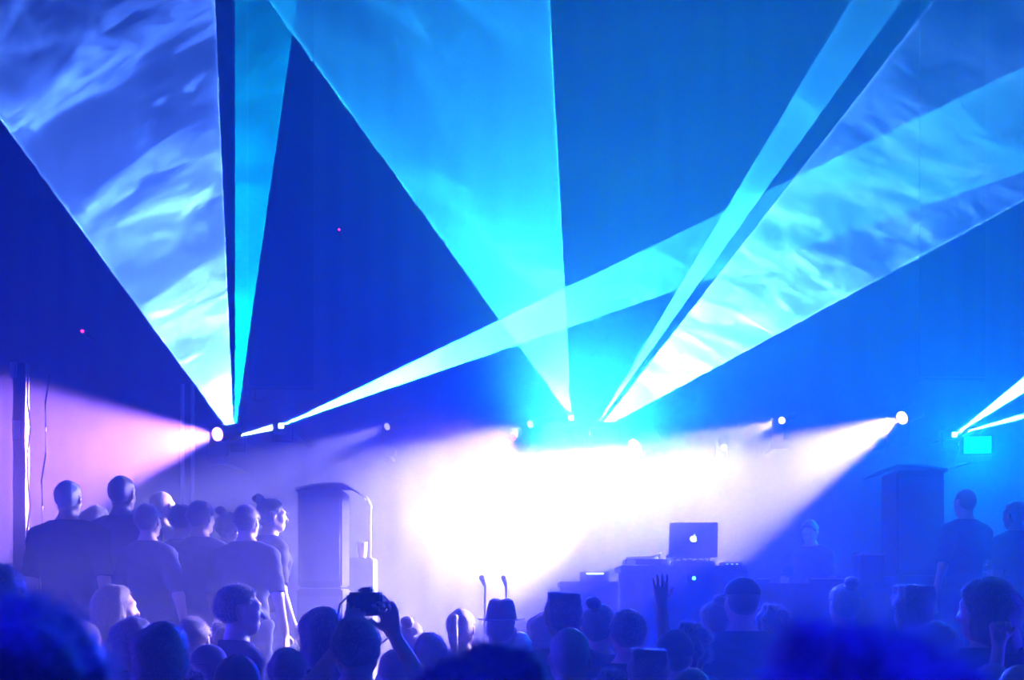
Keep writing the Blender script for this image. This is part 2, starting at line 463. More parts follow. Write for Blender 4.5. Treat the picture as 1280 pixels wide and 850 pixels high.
for x, y in ((-1.3, .7), (1.5, .8)):  # unseen lamps added to tint the nearest haze and heads blue
    e = empty('flood_light', (x, y, ZT - .35), 'deep blue fill light added on the ceiling over the blurred nearest heads, %s' % ('on the platform side' if x < 0 else 'on the cyan glow side'), 'floodlight', 'added blue fill lights on the rear ceiling')
    MB().box((-.16, -.1, .0), (.16, .1, .22), .01).build('housing', M['blackmetal'], e, smooth=True)
    MB().box((-.14, -.08, -.008), (.14, .08, .002), .002).build('lens', glow('flood_glass', (.02, .03, 1), 2), e)
    MB().box((-.02, -.02, .22), (.02, .02, .35)).build('bracket', M['blackmetal'], e)
    spot('flood_lamp', (x, y, ZT - .37), (x * .5, .9, 1.2), 30, 9000, (.004, .003, 1.), 1., .1, e)
# fill lamps added on the unseen side walls to turn the crowd haze blue
for sx, y, z, E_, lb in ((-1, 7.0, 2.3, 2200, 'on the wall by the platform'), (1, 6.6, 2.2, 1400, 'on the wall opposite the platform')):
    x = sx * (XW - .3)
    e = empty('flood_light', (x, y, z), 'added deep blue fill light %s shining across the crowd' % lb, 'floodlight', 'added blue fill lights on the side walls')
    MB().box((-.1, -.16, -.1), (.1, .16, .1), .01).build('housing', M['blackmetal'], e, smooth=True)
    MB().box((-sx * .1 - .004, -.13, -.08), (-sx * .1 + .004, .13, .08), .002).build('lens', glow('flood_glass', (.03, .04, 1), 2), e)
    MB().box((min(0, sx * .3) + (0 if sx < 0 else .1), -.02, -.02), (max(0, sx * .3) - (.1 if sx < 0 else 0), .02, .02)).build('bracket', M['blackmetal'], e)
    spot('flood_lamp', (x - sx * .13, y, z), (0, y - .2, z - .55), 62, E_, (.022, .016, 1.), .8, .1, e)


# ------------------------------------------------------------------ truss pole, cables, indicator lamps
p0 = at(29, 700, 9.4); pt = at(29, 455, 9.4)
e = empty('cable_pole', (p0.x, 9.4, RISER_Z), 'tall dark pole with pale cables running down it at the edge of the platform', 'pole')
H = pt.z - RISER_Z
MB().box((-.05, -.05, .02), (.03, .03, H)).cyl((-.01, -.01, 0), (-.01, -.01, .02), .2, n=32).build('post', M['blackplastic'], e)
for k, (dx, ph) in enumerate(((.045, .3), (.062, 1.9))):
    pts = [(dx + .012 * math.sin(ph + t * 2.2) + (.02 * (t / H) if k else 0), -.03, .02 + (H - .1) * t / 14) for t in range(15)]
    MB().tube(pts, .006).build('cable', M['cable'], e, smooth=True)
MB().box((-.062, -.08, H - .10), (-.02, -.052, H), .004).box((-.05, -.07, H - .5), (-.0, -.052, H - .38), .004).build('clamp', M['steel'], e)
for px in (228, 241):
    q = at(px, 480, 12.3)
    s_ = tag(MB().cyl((0, 0, 0), (0, 0, q.z - RISER_Z), .018).build('pipe', M['steel'], smooth=True, loc=(q.x, 12.3, RISER_Z)),
             'thin bare steel pipe standing behind the onlookers, %s' % ('farther from the speaker' if px == 228 else 'nearer the speaker'), 'pipe', 'thin pipes behind the onlookers')
for px, py, s, lb in ((103, 414, .013, 'tiny bright red indicator lamp on the dark curtain'), (424, 287, .008, 'faint tiny red indicator lamp between two laser fans')):
    q = at(px, py, 12.6)
    e = empty('indicator_lamp', q, lb, 'lamp')
    MB().cyl((0, .0, 0), (0, .3, 0), s * 1.5).build('socket', M['blackplastic'], e)
    MB().cyl((0, -.008, 0), (0, .001, 0), s).build('bulb', M['led_red'], e)
# hanging cable loop at the foot of the drape
q = at(326, 487, 11.2)
pts = [Vector((q.x - .05 + .09 * math.sin(a) + .01 * a, 11.2, q.z - .06 - .055 * math.cos(a) + .02)) for a in [i * 2 * PI / 16 * 1.25 for i in range(17)]]
tag(MB().tube([Vector((q.x - .04, 11.2, q.z))] + pts, .006).build('cable_loop', M['cable'], smooth=True), 'small loop of cable dangling under the hanging drape beside the laser', 'cable')


# ------------------------------------------------------------------ speakers
def speaker_stack(px0, px1, pyt, Y, flip, label):
    a = at(px0, pyt, Y); b = at(px1, pyt, Y); w = (b.x - a.x) / 2; H = a.z - STAGE_Z
    e = empty('speaker_stack', ((a.x + b.x) / 2, Y, STAGE_Z), label, 'speaker', 'tall black speakers flanking the stage')
    h1 = H * .52
    MB().box((-w, 0, .03), (w, .5, h1), .012).build('bass_cabinet', M['cabinet'], e, smooth=True)
    MB().box((-w * .97, .01, h1 + .01), (w * .97, .46, H - .04), .012).build('top_cabinet', M['cabinet'], e, smooth=True)
    MB().box((-w * .9, -.012, .08), (w * .9, .004, h1 - .05), .004).build('grille', M['grille'], e)
    MB().box((-w * .88, -.004, h1 + .05), (w * .88, .012, H - .09), .004).build('grille', M['grille'], e)
    # curved lid that leans out over the stage side
    o = []
    for i in range(13):
        t = i / 12; o.append((-w - .01 + t * (2 * w + .13), H - .03 + .035 * math.sin(t * PI * .85) - .05 * max(0, t - .75) * 4))
    o2 = [(x, z - .022 * (1 - .6 * max(0, (x + w) / (2 * w + .12)))) for x, z in o][::-1]
    pts = [(x * flip, z) for x, z in o + o2]
    MB().prism(pts, -.02, .5).build('lid', M['cabinet'], e, smooth=True)
    for sx in (-1, 1):
        for sy in (.06, .44): MB().cyl((sx * w * .8, sy, 0), (sx * w * .8, sy, .03), .02).build('foot', M['blackplastic'], e)
    for sx in (-1, 1):
        MB().tube([(sx * (w - .002), .18, h1 - .16), (sx * (w + .02), .2, h1 - .15), (sx * (w + .02), .3, h1 - .15), (sx * (w - .002), .32, h1 - .16)], .007).build('handle', M['steel'], e)
    return e


spl = speaker_stack(371, 428, 604, 9.7, 1, 'tall black speaker on stage beside the woman in glasses')
spr = speaker_stack(1121, 1182, 581, 10.3, -1, 'tall black speaker on stage near the cyan glow')

# rack case with a cup beside the speaker
a = at(430, 697, 10.5); b = at(466, 697, 10.5)
e = empty('rack_case', ((a.x + b.x) / 2, 10.5, STAGE_Z), 'dark rack case standing against the speaker, a lit cup on it', 'case')
w = (b.x - a.x) / 2
MB().box((-w, 0, .05), (w, .4, a.z - STAGE_Z), .01).build('body', M['case'], e, smooth=True)
MB().box((-w * .85, -.01, .15), (w * .85, .003, a.z - STAGE_Z - .08), .003).build('front_panel', M['grille'], e)
for sx in (-1, 1):
    for sy in (.06, .34): MB().cyl((sx * w * .7 - .01, sy, .028), (sx * w * .7 + .01, sy, .028), .028).build('caster', M['blackplastic'], e)
cp = at(451, 697, 10.5)
e = empty('cup', (cp.x, 10.6, cp.z), 'pale drinking cup catching the light on the rack case', 'cup')
MB().cyl((0, 0, 0), (0, 0, .11), .028, .038, 24).build('body', M['cup'], e, smooth=True)
MB().cyl((0, 0, .11), (0, 0, .116), .040, n=24).build('rim', M['tee_white'], e, smooth=True)
# microphone stands catch glints between speaker and glare
for (px, pyt, Y, lb) in ((463, 624, 10.9, 'thin microphone stand just past the speaker and rack case'), (606, 722, 9.6, 'low microphone stand in front of the white glare'), (633, 722, 9.7, 'second low microphone stand in the white glare, nearer the laptop')):
    q = at(px, pyt, Y)
    e = empty('microphone_stand', (q.x, Y, STAGE_Z), lb, 'microphone stand')
    MB().cyl((0, 0, .015), (0, 0, q.z - STAGE_Z - .04), .008).build('pole', M['steel'], e, smooth=True)
    MB().cyl((0, 0, 0), (0, 0, .015), .12, n=32).build('base', M['blackmetal'], e, smooth=True)
    mi = MB().cyl((.0, .05, q.z - STAGE_Z - .06), (-.02, -.10, q.z - STAGE_Z), .010, .017, 16)
    mi = mi.build('microphone', M['steel'], e, smooth=True)

# ------------------------------------------------------------------ DJ tables and gear
TY = 10.0


def table(px0, px1, pyt, Y, depth, label, z0=STAGE_Z):
    a = at(px0, pyt, Y); b = at(px1, pyt, Y); w = (b.x - a.x) / 2; H = a.z - z0
    e = empty('table', ((a.x + b.x) / 2, Y, z0), label, 'table', 'cloth covered tables on the stage')
    MB().box((-w, 0, H - .04), (w, depth, H), .006).build('table_top', M['case'], e, smooth=True)
    for sx in (-1, 1):
        for sy in (.05, depth - .05): MB().cyl((sx * (w - .05), sy, 0), (sx * (w - .05), sy, H - .04), .02).build('leg', M['blackmetal'], e)
    pleated(-w, w, .02, H - .035, -.02, .012, .16, px0).build('cloth_skirt', M['cloth_black'], e, smooth=True)
    return e, a.z


tb, tz = table(776, 934, 707, TY, .65, 'DJ table with a dark cloth skirt under the laptop')
tb2, tz2 = table(936, 1112, 729, TY, .6, 'lower dark table between the DJ table and the big speaker')
tb3, tz3 = table(700, 772, 727, TY, .55, 'small low side table carrying a box with a glowing strip')

# laptop on a small stand
lx = at(866.5, 0, TY + .2).x; LYY = TY + .2
lz = at(0, 695.5, LYY).z
e = empty('laptop_stand', (lx, LYY, tz), 'small metal stand holding up the laptop on the DJ table', 'stand')
MB().box((-.13, -.02, lz - tz - .012), (.13, .22, lz - tz - .004), .002).build('plate', M['alu'], e)
for s in (-1, 1): MB().tube([(s * .12, .0, .004), (s * .12, .0, lz - tz - .01)], .005).tube([(s * .12, .2, .004), (s * .12, .2, lz - tz - .01)], .005).build('leg', M['blackmetal'], e)
e = empty('laptop', (lx, LYY, lz), 'open silver laptop with a glowing apple emblem on its lid', 'laptop')
LW = .174; LH = .238
MB().box((-LW, .0, -.003), (LW, .23, .012), .004).build('base', M['alu'], e, smooth=True)
tilt = Matrix.Rotation(math.radians(6), 4, 'X')
lid = MB().box((-LW, -.004, .0), (LW, .004, LH), .0035, Matrix.Translation((0, -.006, .006)) @ tilt).build('lid', M['alu'], e, smooth=True)
MB().box((-LW * .93, .0045, .014), (LW * .93, .0052, LH - .012), 0, Matrix.Translation((0, -.006, .006)) @ tilt).build('screen', glow('screen_light', (.35, .55, 1), .6), lid)
# the emblem: an apple with a bite out of it and a leaf
ap = []
N = 72
for i in range(N):
    a = 2 * PI * i / N                                      # from the top, clockwise
    x = 1.06 * math.sin(a) * (1 - .10 * max(0, -math.cos(a)) ** 2); z = .98 * math.cos(a)
    z -= .26 * math.exp(-(x / .24) ** 2) if z > 0 else -.12 * math.exp(-(x / .22) ** 2)
    x += .06 * math.sin(a) * max(0, math.cos(a))
    ap.append([x, z])
bx, bz, br = 1.28, .16, .62
for q in ap:
    if q[0] > 0:
        dx, dz = q[0] - bx, q[1] - bz; d = math.hypot(dx, dz)
        if d < br: q[0] = bx - math.sqrt(max(0, br * br - dz * dz))
S = .0250
mb = MB().prism([(x * S, z * S) for x, z in ap], -.001, .001)
leaf = [(.0, .92)] + [(.46 * t - .16 * math.sin(PI * t), .92 + .56 * t + .10 * math.sin(PI * t)) for t in (.25, .5, .75, 1)] + [(.46 * t + .16 * math.sin(PI * t), .92 + .56 * t - .10 * math.sin(PI * t)) for t in (.75, .5, .25)]
mb.prism([(x * S, z * S) for x, z in leaf], -.001, .001)
bmesh.ops.triangulate(mb.bm, faces=mb.bm.faces[:])
bmesh.ops.transform(mb.bm, matrix=Matrix.Translation((0, -.006, .006)) @ tilt @ Matrix.Translation((0, -.0052, LH * .50)), verts=mb.bm.verts)
mb.build('logo', M['logo'], lid)


def deck(px, label, rz=0.):
    x = at(px, 0, TY + .15).x
    e = empty('turntable', (x, TY + .27, tz), label, 'turntable', rz=rz)
    MB().box((-.15, -.14, .012), (.15, .14, .05), .006).build('body', M['blackplastic'], e, smooth=True)
    MB().cyl((-.02, 0, .05), (-.02, 0, .066), .118, n=40).build('platter', M['steel'], e, smooth=True)
    MB().cyl((-.02, 0, .066), (-.02, 0, .069), .112, n=40).build('record', M['vinyl'], e, smooth=True)
    MB().tube([(.115, .1, .095), (.115, .0, .098), (.10, -.07, .09), (.06, -.09, .078)], .005).cyl((.115, .1, .05), (.115, .1, .1), .018).build('tonearm', M['steel'], e, smooth=True)
    for sx in (-1, 1):
        for sy in (-1, 1): MB().cyl((sx * .125, sy * .115, 0), (sx * .125, sy * .115, .012), .015).build('foot', M['blackplastic'], e)
    return e


deck(808, 'record player on the DJ table beside the laptop, its arm catching glints')
# mixer in front of the laptop, a controller to its side
x = at(866, 0, TY + .1).x
e = empty('mixer', (x, TY + .11, tz), 'low DJ mixer with rows of small knobs in front of the laptop', 'mixer')
MB().box((-.15, -.08, 0), (.15, .07, .035), .005).build('body', M['blackplastic'], e, smooth=True)
for i in range(7):
    for j in range(2):
        k = MB().cyl((-.12 + i * .04, -.04 + j * .06, .035), (-.12 + i * .04, -.04 + j * .06, .052), .009, .007, 12).build('knob', M['steel'] if (i + j) % 3 == 0 else M['blackplastic'], e, smooth=True)
x = at(915, 0, TY + .2).x
e = empty('effects_box', (x, TY + .25, tz), 'small effects box with lit buttons at the end of the DJ table', 'effects box')
MB().box((-.07, -.1, 0), (.07, .1, .03), .004).build('body', M['blackplastic'], e, smooth=True)
for i in range(3): MB().box((-.05 + i * .035, -.104, .010), (-.035 + i * .035, -.0995, .018)).build('button', M['led_blue'], e)
# box with glowing strip on the side table
q = at(743.5, 717, TY + .1)
e = empty('light_bar_box', (q.x, TY + .16, tz3), 'flat black box with one glowing white strip on the side table', 'device')
MB().box((-.10, -.06, 0), (.10, .12, q.z - tz3 + .014), .004).build('body', M['blackplastic'], e, smooth=True)
MB().box((-.062, -.068, q.z - tz3 - .006), (.062, -.0595, q.z - tz3 + .006), .002).build('light_strip', M['led_white'], e)
# green pilot light unit clipped under the front edge of the DJ table
q = at(866, 723, TY - .05)
e = empty('power_unit', (q.x, TY - .09, q.z), 'little power unit with a green pilot light on the front of the DJ table', 'power unit')
MB().box((-.05, -.02, -.03), (.05, .036, .03), .004).build('body', M['blackplastic'], e, smooth=True)
MB().cyl((0, -.027, 0), (0, -.018, 0), .013, n=16).build('pilot_light', M['led_green'], e)
# small gear with glints on the tables
for px, tz_, Y_, wv, mt, lb in ((790, tz, TY + .05, .03, 'steel', 'small metal pedal at the front corner of the DJ table'), (955, tz2, TY + .2, .05, 'case', 'small dark junction box at the near end of the lower table'), (1040, tz2, TY + .15, .16, 'case', 'flat dark case lying in the middle of the lower table')):
    x = at(px, 0, Y_).x
    e = empty('gear_box', (x, Y_ + .08, tz_), lb, 'box')
    MB().box((-wv, -.05, 0), (wv, .08, .045), .006).build('body', M[mt], e, smooth=True)
    MB().box((-wv * .9, -.056, .033), (wv * .9, -.049, .038)).build('edge_trim', M['steel'], e)
# upright case next to the big speaker
a = at(1088, 688, 10.2); b = at(1119, 688, 10.2); w = (b.x - a.x) / 2
e = empty('flight_case', ((a.x + b.x) / 2, 10.5, STAGE_Z), 'upright flight case with a bright top edge beside the big speaker', 'case')
MB().box((-w, 0, .04), (w, .22, a.z - STAGE_Z - .02), .008).build('body', M['case'], e, smooth=True)
MB().box((-w - .004, -.004, a.z - STAGE_Z - .025), (w + .004, .224, a.z - STAGE_Z), .004).build('lid_edge', M['alu'], e, smooth=True)
for sx in (-1, 1): MB().cyl((sx * w * .7, .05, 0), (sx * w * .7, .05, .04), .02).cyl((sx * w * .7, .18, 0), (sx * w * .7, .18, .04), .02).build('caster', M['blackplastic'], e)
# ------------------------------------------------------------------ people: smooth bodies from blended volumes
def V3(*a): return np.array(a, float)


class Field:
    """grid of distances; body parts are melted together with a smooth union"""
    def __init__(s, lo, hi, step, fine=None):
        ax = []
        for k in range(3):
            if k == 2 and fine:
                a, b, fs = fine
                v = list(np.arange(lo[2], a, step)) + list(np.arange(a, b, fs)) + list(np.arange(b, hi[2] + step, step))
            else: v = list(np.arange(lo[k], hi[k] + step, step))
            ax.append(np.array(v, np.float32))
        s.ax = ax
        s.X, s.Y, s.Z = np.meshgrid(*ax, indexing='ij')
        s.shape = s.X.shape

    def new(s): return np.full(s.shape, 1.0, np.float32)

    def ell(s, c, r, yaw=0.):
        x, y, z = s.X - c[0], s.Y - c[1], s.Z - c[2]
        if yaw: ca, sa = math.cos(yaw), math.sin(yaw); x, y = x * ca + y * sa, -x * sa + y * ca
        k0 = np.sqrt((x / r[0]) ** 2 + (y / r[1]) ** 2 + (z / r[2]) ** 2)
        k1 = np.sqrt((x / r[0] ** 2) ** 2 + (y / r[1] ** 2) ** 2 + (z / r[2] ** 2) ** 2) + 1e-6
        return k0 * (k0 - 1) / k1

    def cap(s, a, b, r0, r1):
        a = np.array(a, float); b = np.array(b, float); d = b - a; L = float(d @ d) + 1e-12
        x, y, z = s.X - a[0], s.Y - a[1], s.Z - a[2]
        t = np.clip((x * d[0] + y * d[1] + z * d[2]) / L, 0, 1)
        return np.sqrt((x - t * d[0]) ** 2 + (y - t * d[1]) ** 2 + (z - t * d[2]) ** 2) - (r0 + (r1 - r0) * t)


def smin(a, b, k):
    h = np.clip(.5 + .5 * (b - a) / k, 0, 1)
    return b + (a - b) * h - k * h * (1 - h)


def smax(a, b, k): return -smin(-a, -b, k)


def surf_net(G, ax):
    """mesh of the zero surface: (verts, quads)"""
    ins = G < 0
    nx, ny, nz = G.shape
    acc = np.zeros((nx - 1, ny - 1, nz - 1, 3), np.float32); cnt = np.zeros((nx - 1, ny - 1, nz - 1), np.float32)
    P = [ax[0][:, None, None], ax[1][None, :, None], ax[2][None, None, :]]
    for k in range(3):
        sl0 = [slice(None)] * 3; sl1 = [slice(None)] * 3; sl0[k] = slice(0, -1); sl1[k] = slice(1, None)
        g0, g1 = G[tuple(sl0)], G[tuple(sl1)]
        cr = (ins[tuple(sl0)] != ins[tuple(sl1)])
        t = np.where(cr, g0 / np.where(cr, g0 - g1, 1), 0)
        pos = []
        for j in range(3):
            pj = np.broadcast_to(P[j], G.shape)
            p0, p1 = pj[tuple(sl0)], pj[tuple(sl1)]
            pos.append(p0 + (p1 - p0) * t)
        o = [j for j in range(3) if j != k]
        for a in (0, 1):
            for b in (0, 1):
                sl = [slice(None)] * 3
                for j, q in zip(o, (a, b)): sl[j] = slice(q, G.shape[j] - 1 + q)
                c = cr[tuple(sl)]
                cnt += c
                for j in range(3): acc[..., j] += np.where(c, pos[j][tuple(sl)], 0)
    m = cnt > 0
    idx = np.full(cnt.shape, -1, np.int64); idx[m] = np.arange(m.sum())
    verts = acc[m] / cnt[m][:, None]
    quads = []
    for k in range(3):
        o = [j for j in range(3) if j != k]
        sl0 = [slice(1, -1)] * 3; sl1 = [slice(1, -1)] * 3
        sl0[k] = slice(0, -1); sl1[k] = slice(1, None)
        a, b = ins[tuple(sl0)], ins[tuple(sl1)]
        c = np.argwhere(a != b)
        if not len(c): continue
        flag = a[tuple(c.T)]
        base = c.copy(); base[:, o[0]] += 1; base[:, o[1]] += 1

        def cell(da, db):
            q = base.copy(); q[:, o[0]] -= da; q[:, o[1]] -= db
            return idx[q[:, 0], q[:, 1], q[:, 2]]
        Q = np.stack([cell(1, 1), cell(0, 1), cell(0, 0), cell(1, 0)], 1)
        fl = flag if k != 1 else ~flag
        Q[~fl] = Q[~fl][:, ::-1]
        quads.append(Q)
    return verts, np.concatenate(quads)


def net_mesh(name, G, ax, m, extra=None):
    v, q = surf_net(G, ax)
    me = bpy.data.meshes.new(name)
    if extra is not None and len(extra[0]):
        ev, ef = extra
        ef = ef + len(v)
        me.from_pydata(np.concatenate([v, ev]).tolist(), [], q.tolist() + ef.tolist())
    else: me.from_pydata(v.tolist(), [], q.tolist())
    me.materials.append(m)
    if extra is not None and len(extra[0]):
        me.materials.append(M['fuzz'])
        me.polygons.foreach_set('material_index', [0] * len(q) + [1] * len(extra[1]))
    me.polygons.foreach_set('use_smooth', [True] * len(me.polygons)); me.update()
    return me


def unit(v): v = np.array(v, float); return v / (np.linalg.norm(v) + 1e-9)


def hand_parts(w, d, side, curl, hold=False):
    """capsules (a, b, r0, r1) of a palm, four unequal bent fingers and a thumb; d = along the hand, side = towards the thumb"""
    d = unit(d); side = unit(np.array(side) - d * (np.array(side) @ d)); n = np.cross(side, d)   # n: back of hand
    out = []
    for o, ln in ((-.030, .078), (-.010, .084), (.010, .085), (.029, .080)):
        out.append((w + side * o * .6 + d * .012, w + side * o + d * ln, .015, .0125))
    for o, ln, sp in ((-.031, .060, -.16), (-.0105, .074, -.05), (.0105, .080, .05), (.031, .072, .15)):
        p = w + side * o + d * .084; dd = unit(d + side * sp); a = 0.
        for f, r0, r1 in ((.45, .0098, .0088), (.30, .0088, .0080), (.25, .0080, .0070)):
            a += curl
            di = dd * math.cos(a) - n * math.sin(a)
            q = p + di * ln * f; out.append((p, q, r0, r1)); p = q
    p = w + d * .028 + side * .024; q = p + unit(d * .55 + side * .8 - n * .3) * .042
    out.append((p, q, .0155, .0115)); out.append((q, q + unit(d * .9 + side * .35 - n * (.2 + curl)) * .032, .0112, .0088))
    return out


def build_body(pose, shape, skin, top, bottom, sleeve='short', collar=0.):
    """returns [(name, mesh)]: one continuous body and the clothes over it; the figure faces +y, feet on z = 0, 1.75 m tall"""
    sw, bw, hs = shape                                      # shoulder width, belly, hips
    R, L_ = pose['r'], pose['l']                             # each: elbow, wrist, hand direction, thumb side, curl
    pts = [V3(*q) for arm in (R, L_) for q in arm[:2]]
    ext = [p + unit(arm[2]) * .2 for arm, p in ((R, pts[1]), (L_, pts[3]))]
    al = np.array(pts + ext + [V3(-.27, -.17, 0), V3(.27, .22, 1.79)])
    lo = al.min(0) - .06; hi = al.max(0) + .06; lo[2] = -.02
    Fd = Field(lo, hi, pose.get('step', .0115), (1.47, 1.79, .0075))
    tilt = pose.get('tilt', 0.)
    # torso
    T = Fd.ell((0, -.005, 1.27), (.155 * sw, .105 * bw, .20))
    T = smin(T, Fd.ell((0, 0, 1.08), (.135 * bw * .98, .098 * bw, .16)), .06)
    T = smin(T, Fd.ell((0, -.01, .93), (.165 * hs, .118, .13)), .06)
    for s in (-1, 1):
        T = smin(T, Fd.cap((s * .06, -.012, 1.37), (s * .165 * sw, -.012, 1.395), .065, .055), .05)
        T = smin(T, Fd.cap((s * .015, -.02, 1.50), (s * .13 * sw, -.015, 1.42), .040, .042), .04)
        T = smin(T, Fd.ell((s * .075, -.055, .93), (.085, .085, .09)), .04)
        T = smin(T, Fd.ell((s * .075, .06, 1.30), (.07, .04, .07)), .04)
    # head: always turned a little with the pose's head yaw
    hy = pose.get('head', 0.); ca, sa = math.cos(hy), math.sin(hy); nod = pose.get('nod', 0.)

    def hp(x, y, z):                                         # head point turned round the neck
        y2 = y * math.cos(nod) - (z - 1.55) * math.sin(nod) * -1 * 0 + y * 0; dz = z - 1.55
        y2 = y * math.cos(nod) + dz * math.sin(nod); z2 = dz * math.cos(nod) - y * math.sin(nod)
        return (x * ca - y2 * sa, x * sa + y2 * ca, z2 + 1.55)
    N = Fd.cap((0, -.022, 1.44), (0, -.008, 1.60), .060, .052)
    H = Fd.ell(hp(0, -.012, 1.662), (.074, .096, .088), hy)
    H = smin(H, Fd.ell(hp(0, .030, 1.618), (.058, .064, .078), hy), .03)
    H = smin(H, Fd.ell(hp(0, .052, 1.556), (.036, .036, .027), hy), .03)
    for s in (-1, 1):
        H = smin(H, Fd.cap(hp(s * .055, .0, 1.585), hp(s * .02, .055, 1.555), .020, .018), .03)
        H = smin(H, Fd.cap(hp(s * .012, .088, 1.665), hp(s * .045, .070, 1.668), .012, .010), .015)
        H = smax(H, -Fd.ell(hp(s * .031, .098, 1.648), (.016, .014, .011), hy), .012)
        H = smin(H, Fd.ell(hp(s * .031, .080, 1.647), (.012, .012, .012), hy), .004)
        H = smin(H, Fd.ell(hp(s * .080, -.004, 1.632), (.009, .020, .031), hy + s * .25), .006)
        H = smin(H, Fd.cap(hp(s * .004, .088, 1.576), hp(s * .021, .080, 1.574), .0085, .0055), .008)
        H = smin(H, Fd.ell(hp(s * .036, .062, 1.61), (.022, .022, .022), hy), .02)
    H = smin(H, Fd.cap(hp(0, .090, 1.648), hp(0, .112, 1.608), .008, .0125), .012)
    arms = []; sleeves = []; hands = None
    for s, arm in ((1, R), (-1, L_)):
        e, w = V3(*arm[0]), V3(*arm[1]); sh = V3(s * .178 * sw, -.012, 1.385)
        if e[2] > 1.35: sh = sh + V3(0, 0, .02)
        A = smin(Fd.cap(sh, e, .052, .040), Fd.cap(e, w, .040, .026), .02)
        arms.append(A)
        Hd = None
        for a, b, r0, r1 in hand_parts(w, arm[2], arm[3], arm[4]):
            c = Fd.cap(a, b, r0, r1); Hd = c if Hd is None else smin(Hd, c, .004)
        A2 = smin(A, Hd, .014)
        hands = A2 if hands is None else np.minimum(hands, A2)
        ends = e if sleeve == 'short' else w
        x = Fd.X - ends[0]; y = Fd.Y - ends[1]; z = Fd.Z - ends[2]
        ax_ = unit(e - sh) if sleeve == 'short' else unit(w - e)
        cut = x * ax_[0] + y * ax_[1] + z * ax_[2] + (.03 if sleeve == 'short' else .02)
        sleeves.append(np.maximum(A - (.017 if sleeve == 'short' else .013), cut))
    Lg = None
    legs = pose.get('legs', (((.092, 0, .90), (.105, .015, .50), (.110, -.03, .09), (.135, .13, .035)), ((-.092, 0, .90), (-.105, .015, .50), (-.110, -.03, .09), (-.135, .13, .035))))
    Ft = None
    for hip, kn, an, to in legs:
        A = smin(Fd.cap(hip, kn, .086, .056), Fd.cap(kn, an, .056, .037), .03)
        A = smin(A, Fd.cap((kn[0], kn[1] - .03, kn[2] - .12), (an[0], an[1] - .01, an[2] + .15), .042, .030), .03)
        ft = smin(Fd.cap((an[0], an[1] - .015, .042), to, .040, .030), Fd.cap((an[0], an[1], .05), an, .04, .036), .02)
        Lg = A if Lg is None else np.minimum(Lg, A); Ft = ft if Ft is None else np.minimum(Ft, ft)
    body = smin(smin(T, N, .035), H, .022)
    body = smin(body, hands, .03)
    body = smin(body, Lg, .04); body = smin(body, Ft, .02)
    parts = [('body', net_mesh('body', body, Fd.ax, skin))]
    X, Y, Z = Fd.X, Fd.Y, Fd.Z
    wr = .004 * np.sin(X * 31 + np.sin(Z * 23) * 1.7 + Y * 9) * np.sin(Z * 37 + X * 11) + .003 * np.sin(Z * 60 + X * 25 + Y * 40)
    S = smin(T, smin(N, Fd.cap((0, -.02, 1.46), (0, -.02, 1.5), .06, .06), .03), .03) - .016
    for sl in sleeves: S = smin(S, sl, .03)
    neck = np.sqrt(X ** 2 + (Y + .012) ** 2)
    S = np.maximum(S, .90 - Z)
    nk = np.maximum(.085 - neck, 1.475 + collar + .10 * np.clip(-Y, -.1, .05) - Z)  # open at the neck
    S = np.maximum(S, -np.maximum(-(.083 - neck) - 0, 0) * 0 + (Z - (1.497 + collar - .25 * np.clip(Y, -.02, .12))))
    S = S + wr * (Z < 1.42)
    parts.append(('shirt', net_mesh('shirt', S, Fd.ax, top)))
    Tr = smin(smin(T, Lg, .05), Fd.ell((0, -.01, .9), (.17 * hs, .12, .1)), .04) - .013
    Tr = np.maximum(np.maximum(Tr, Z - .955), .085 - Z)
    Tr = np.maximum(Tr, -(np.minimum(hands, 1) - .018)) + wr * .8
    parts.append(('trousers', net_mesh('trousers', Tr, Fd.ax, bottom)))
    Sh = np.maximum(Ft - .009, Z - .115)
    parts.append(('shoes', net_mesh('shoes', Sh, Fd.ax, M['shoe'])))
    return parts, hy, nod


def strands(pts, nrm, n, ln, seed, droop=.3, thick=.0009, wave=.5):
    rnd = np.random.RandomState(seed)
    if len(pts) == 0: return np.zeros((0, 3)), np.zeros((0, 3), int)
    ii = rnd.randint(0, len(pts), n)
    ev = []; ef = []
    for i in ii:
        p = pts[i]; d = unit(nrm[i] + rnd.randn(3) * wave)
        q = p + d * ln * rnd.uniform(.4, 1.) ; q[2] -= droop * ln * rnd.rand()
        m_ = (p + q) / 2 + d * .1 * ln
        s = unit(np.cross(d, rnd.randn(3))) * thick
        k = len(ev); ev += [p + s, p - s, m_ + s * .8, m_ - s * .8, q]
        ef += [(k, k + 1, k + 3), (k, k + 3, k + 2), (k + 2, k + 3, k + 4)]
    return np.array(ev), np.array(ef)


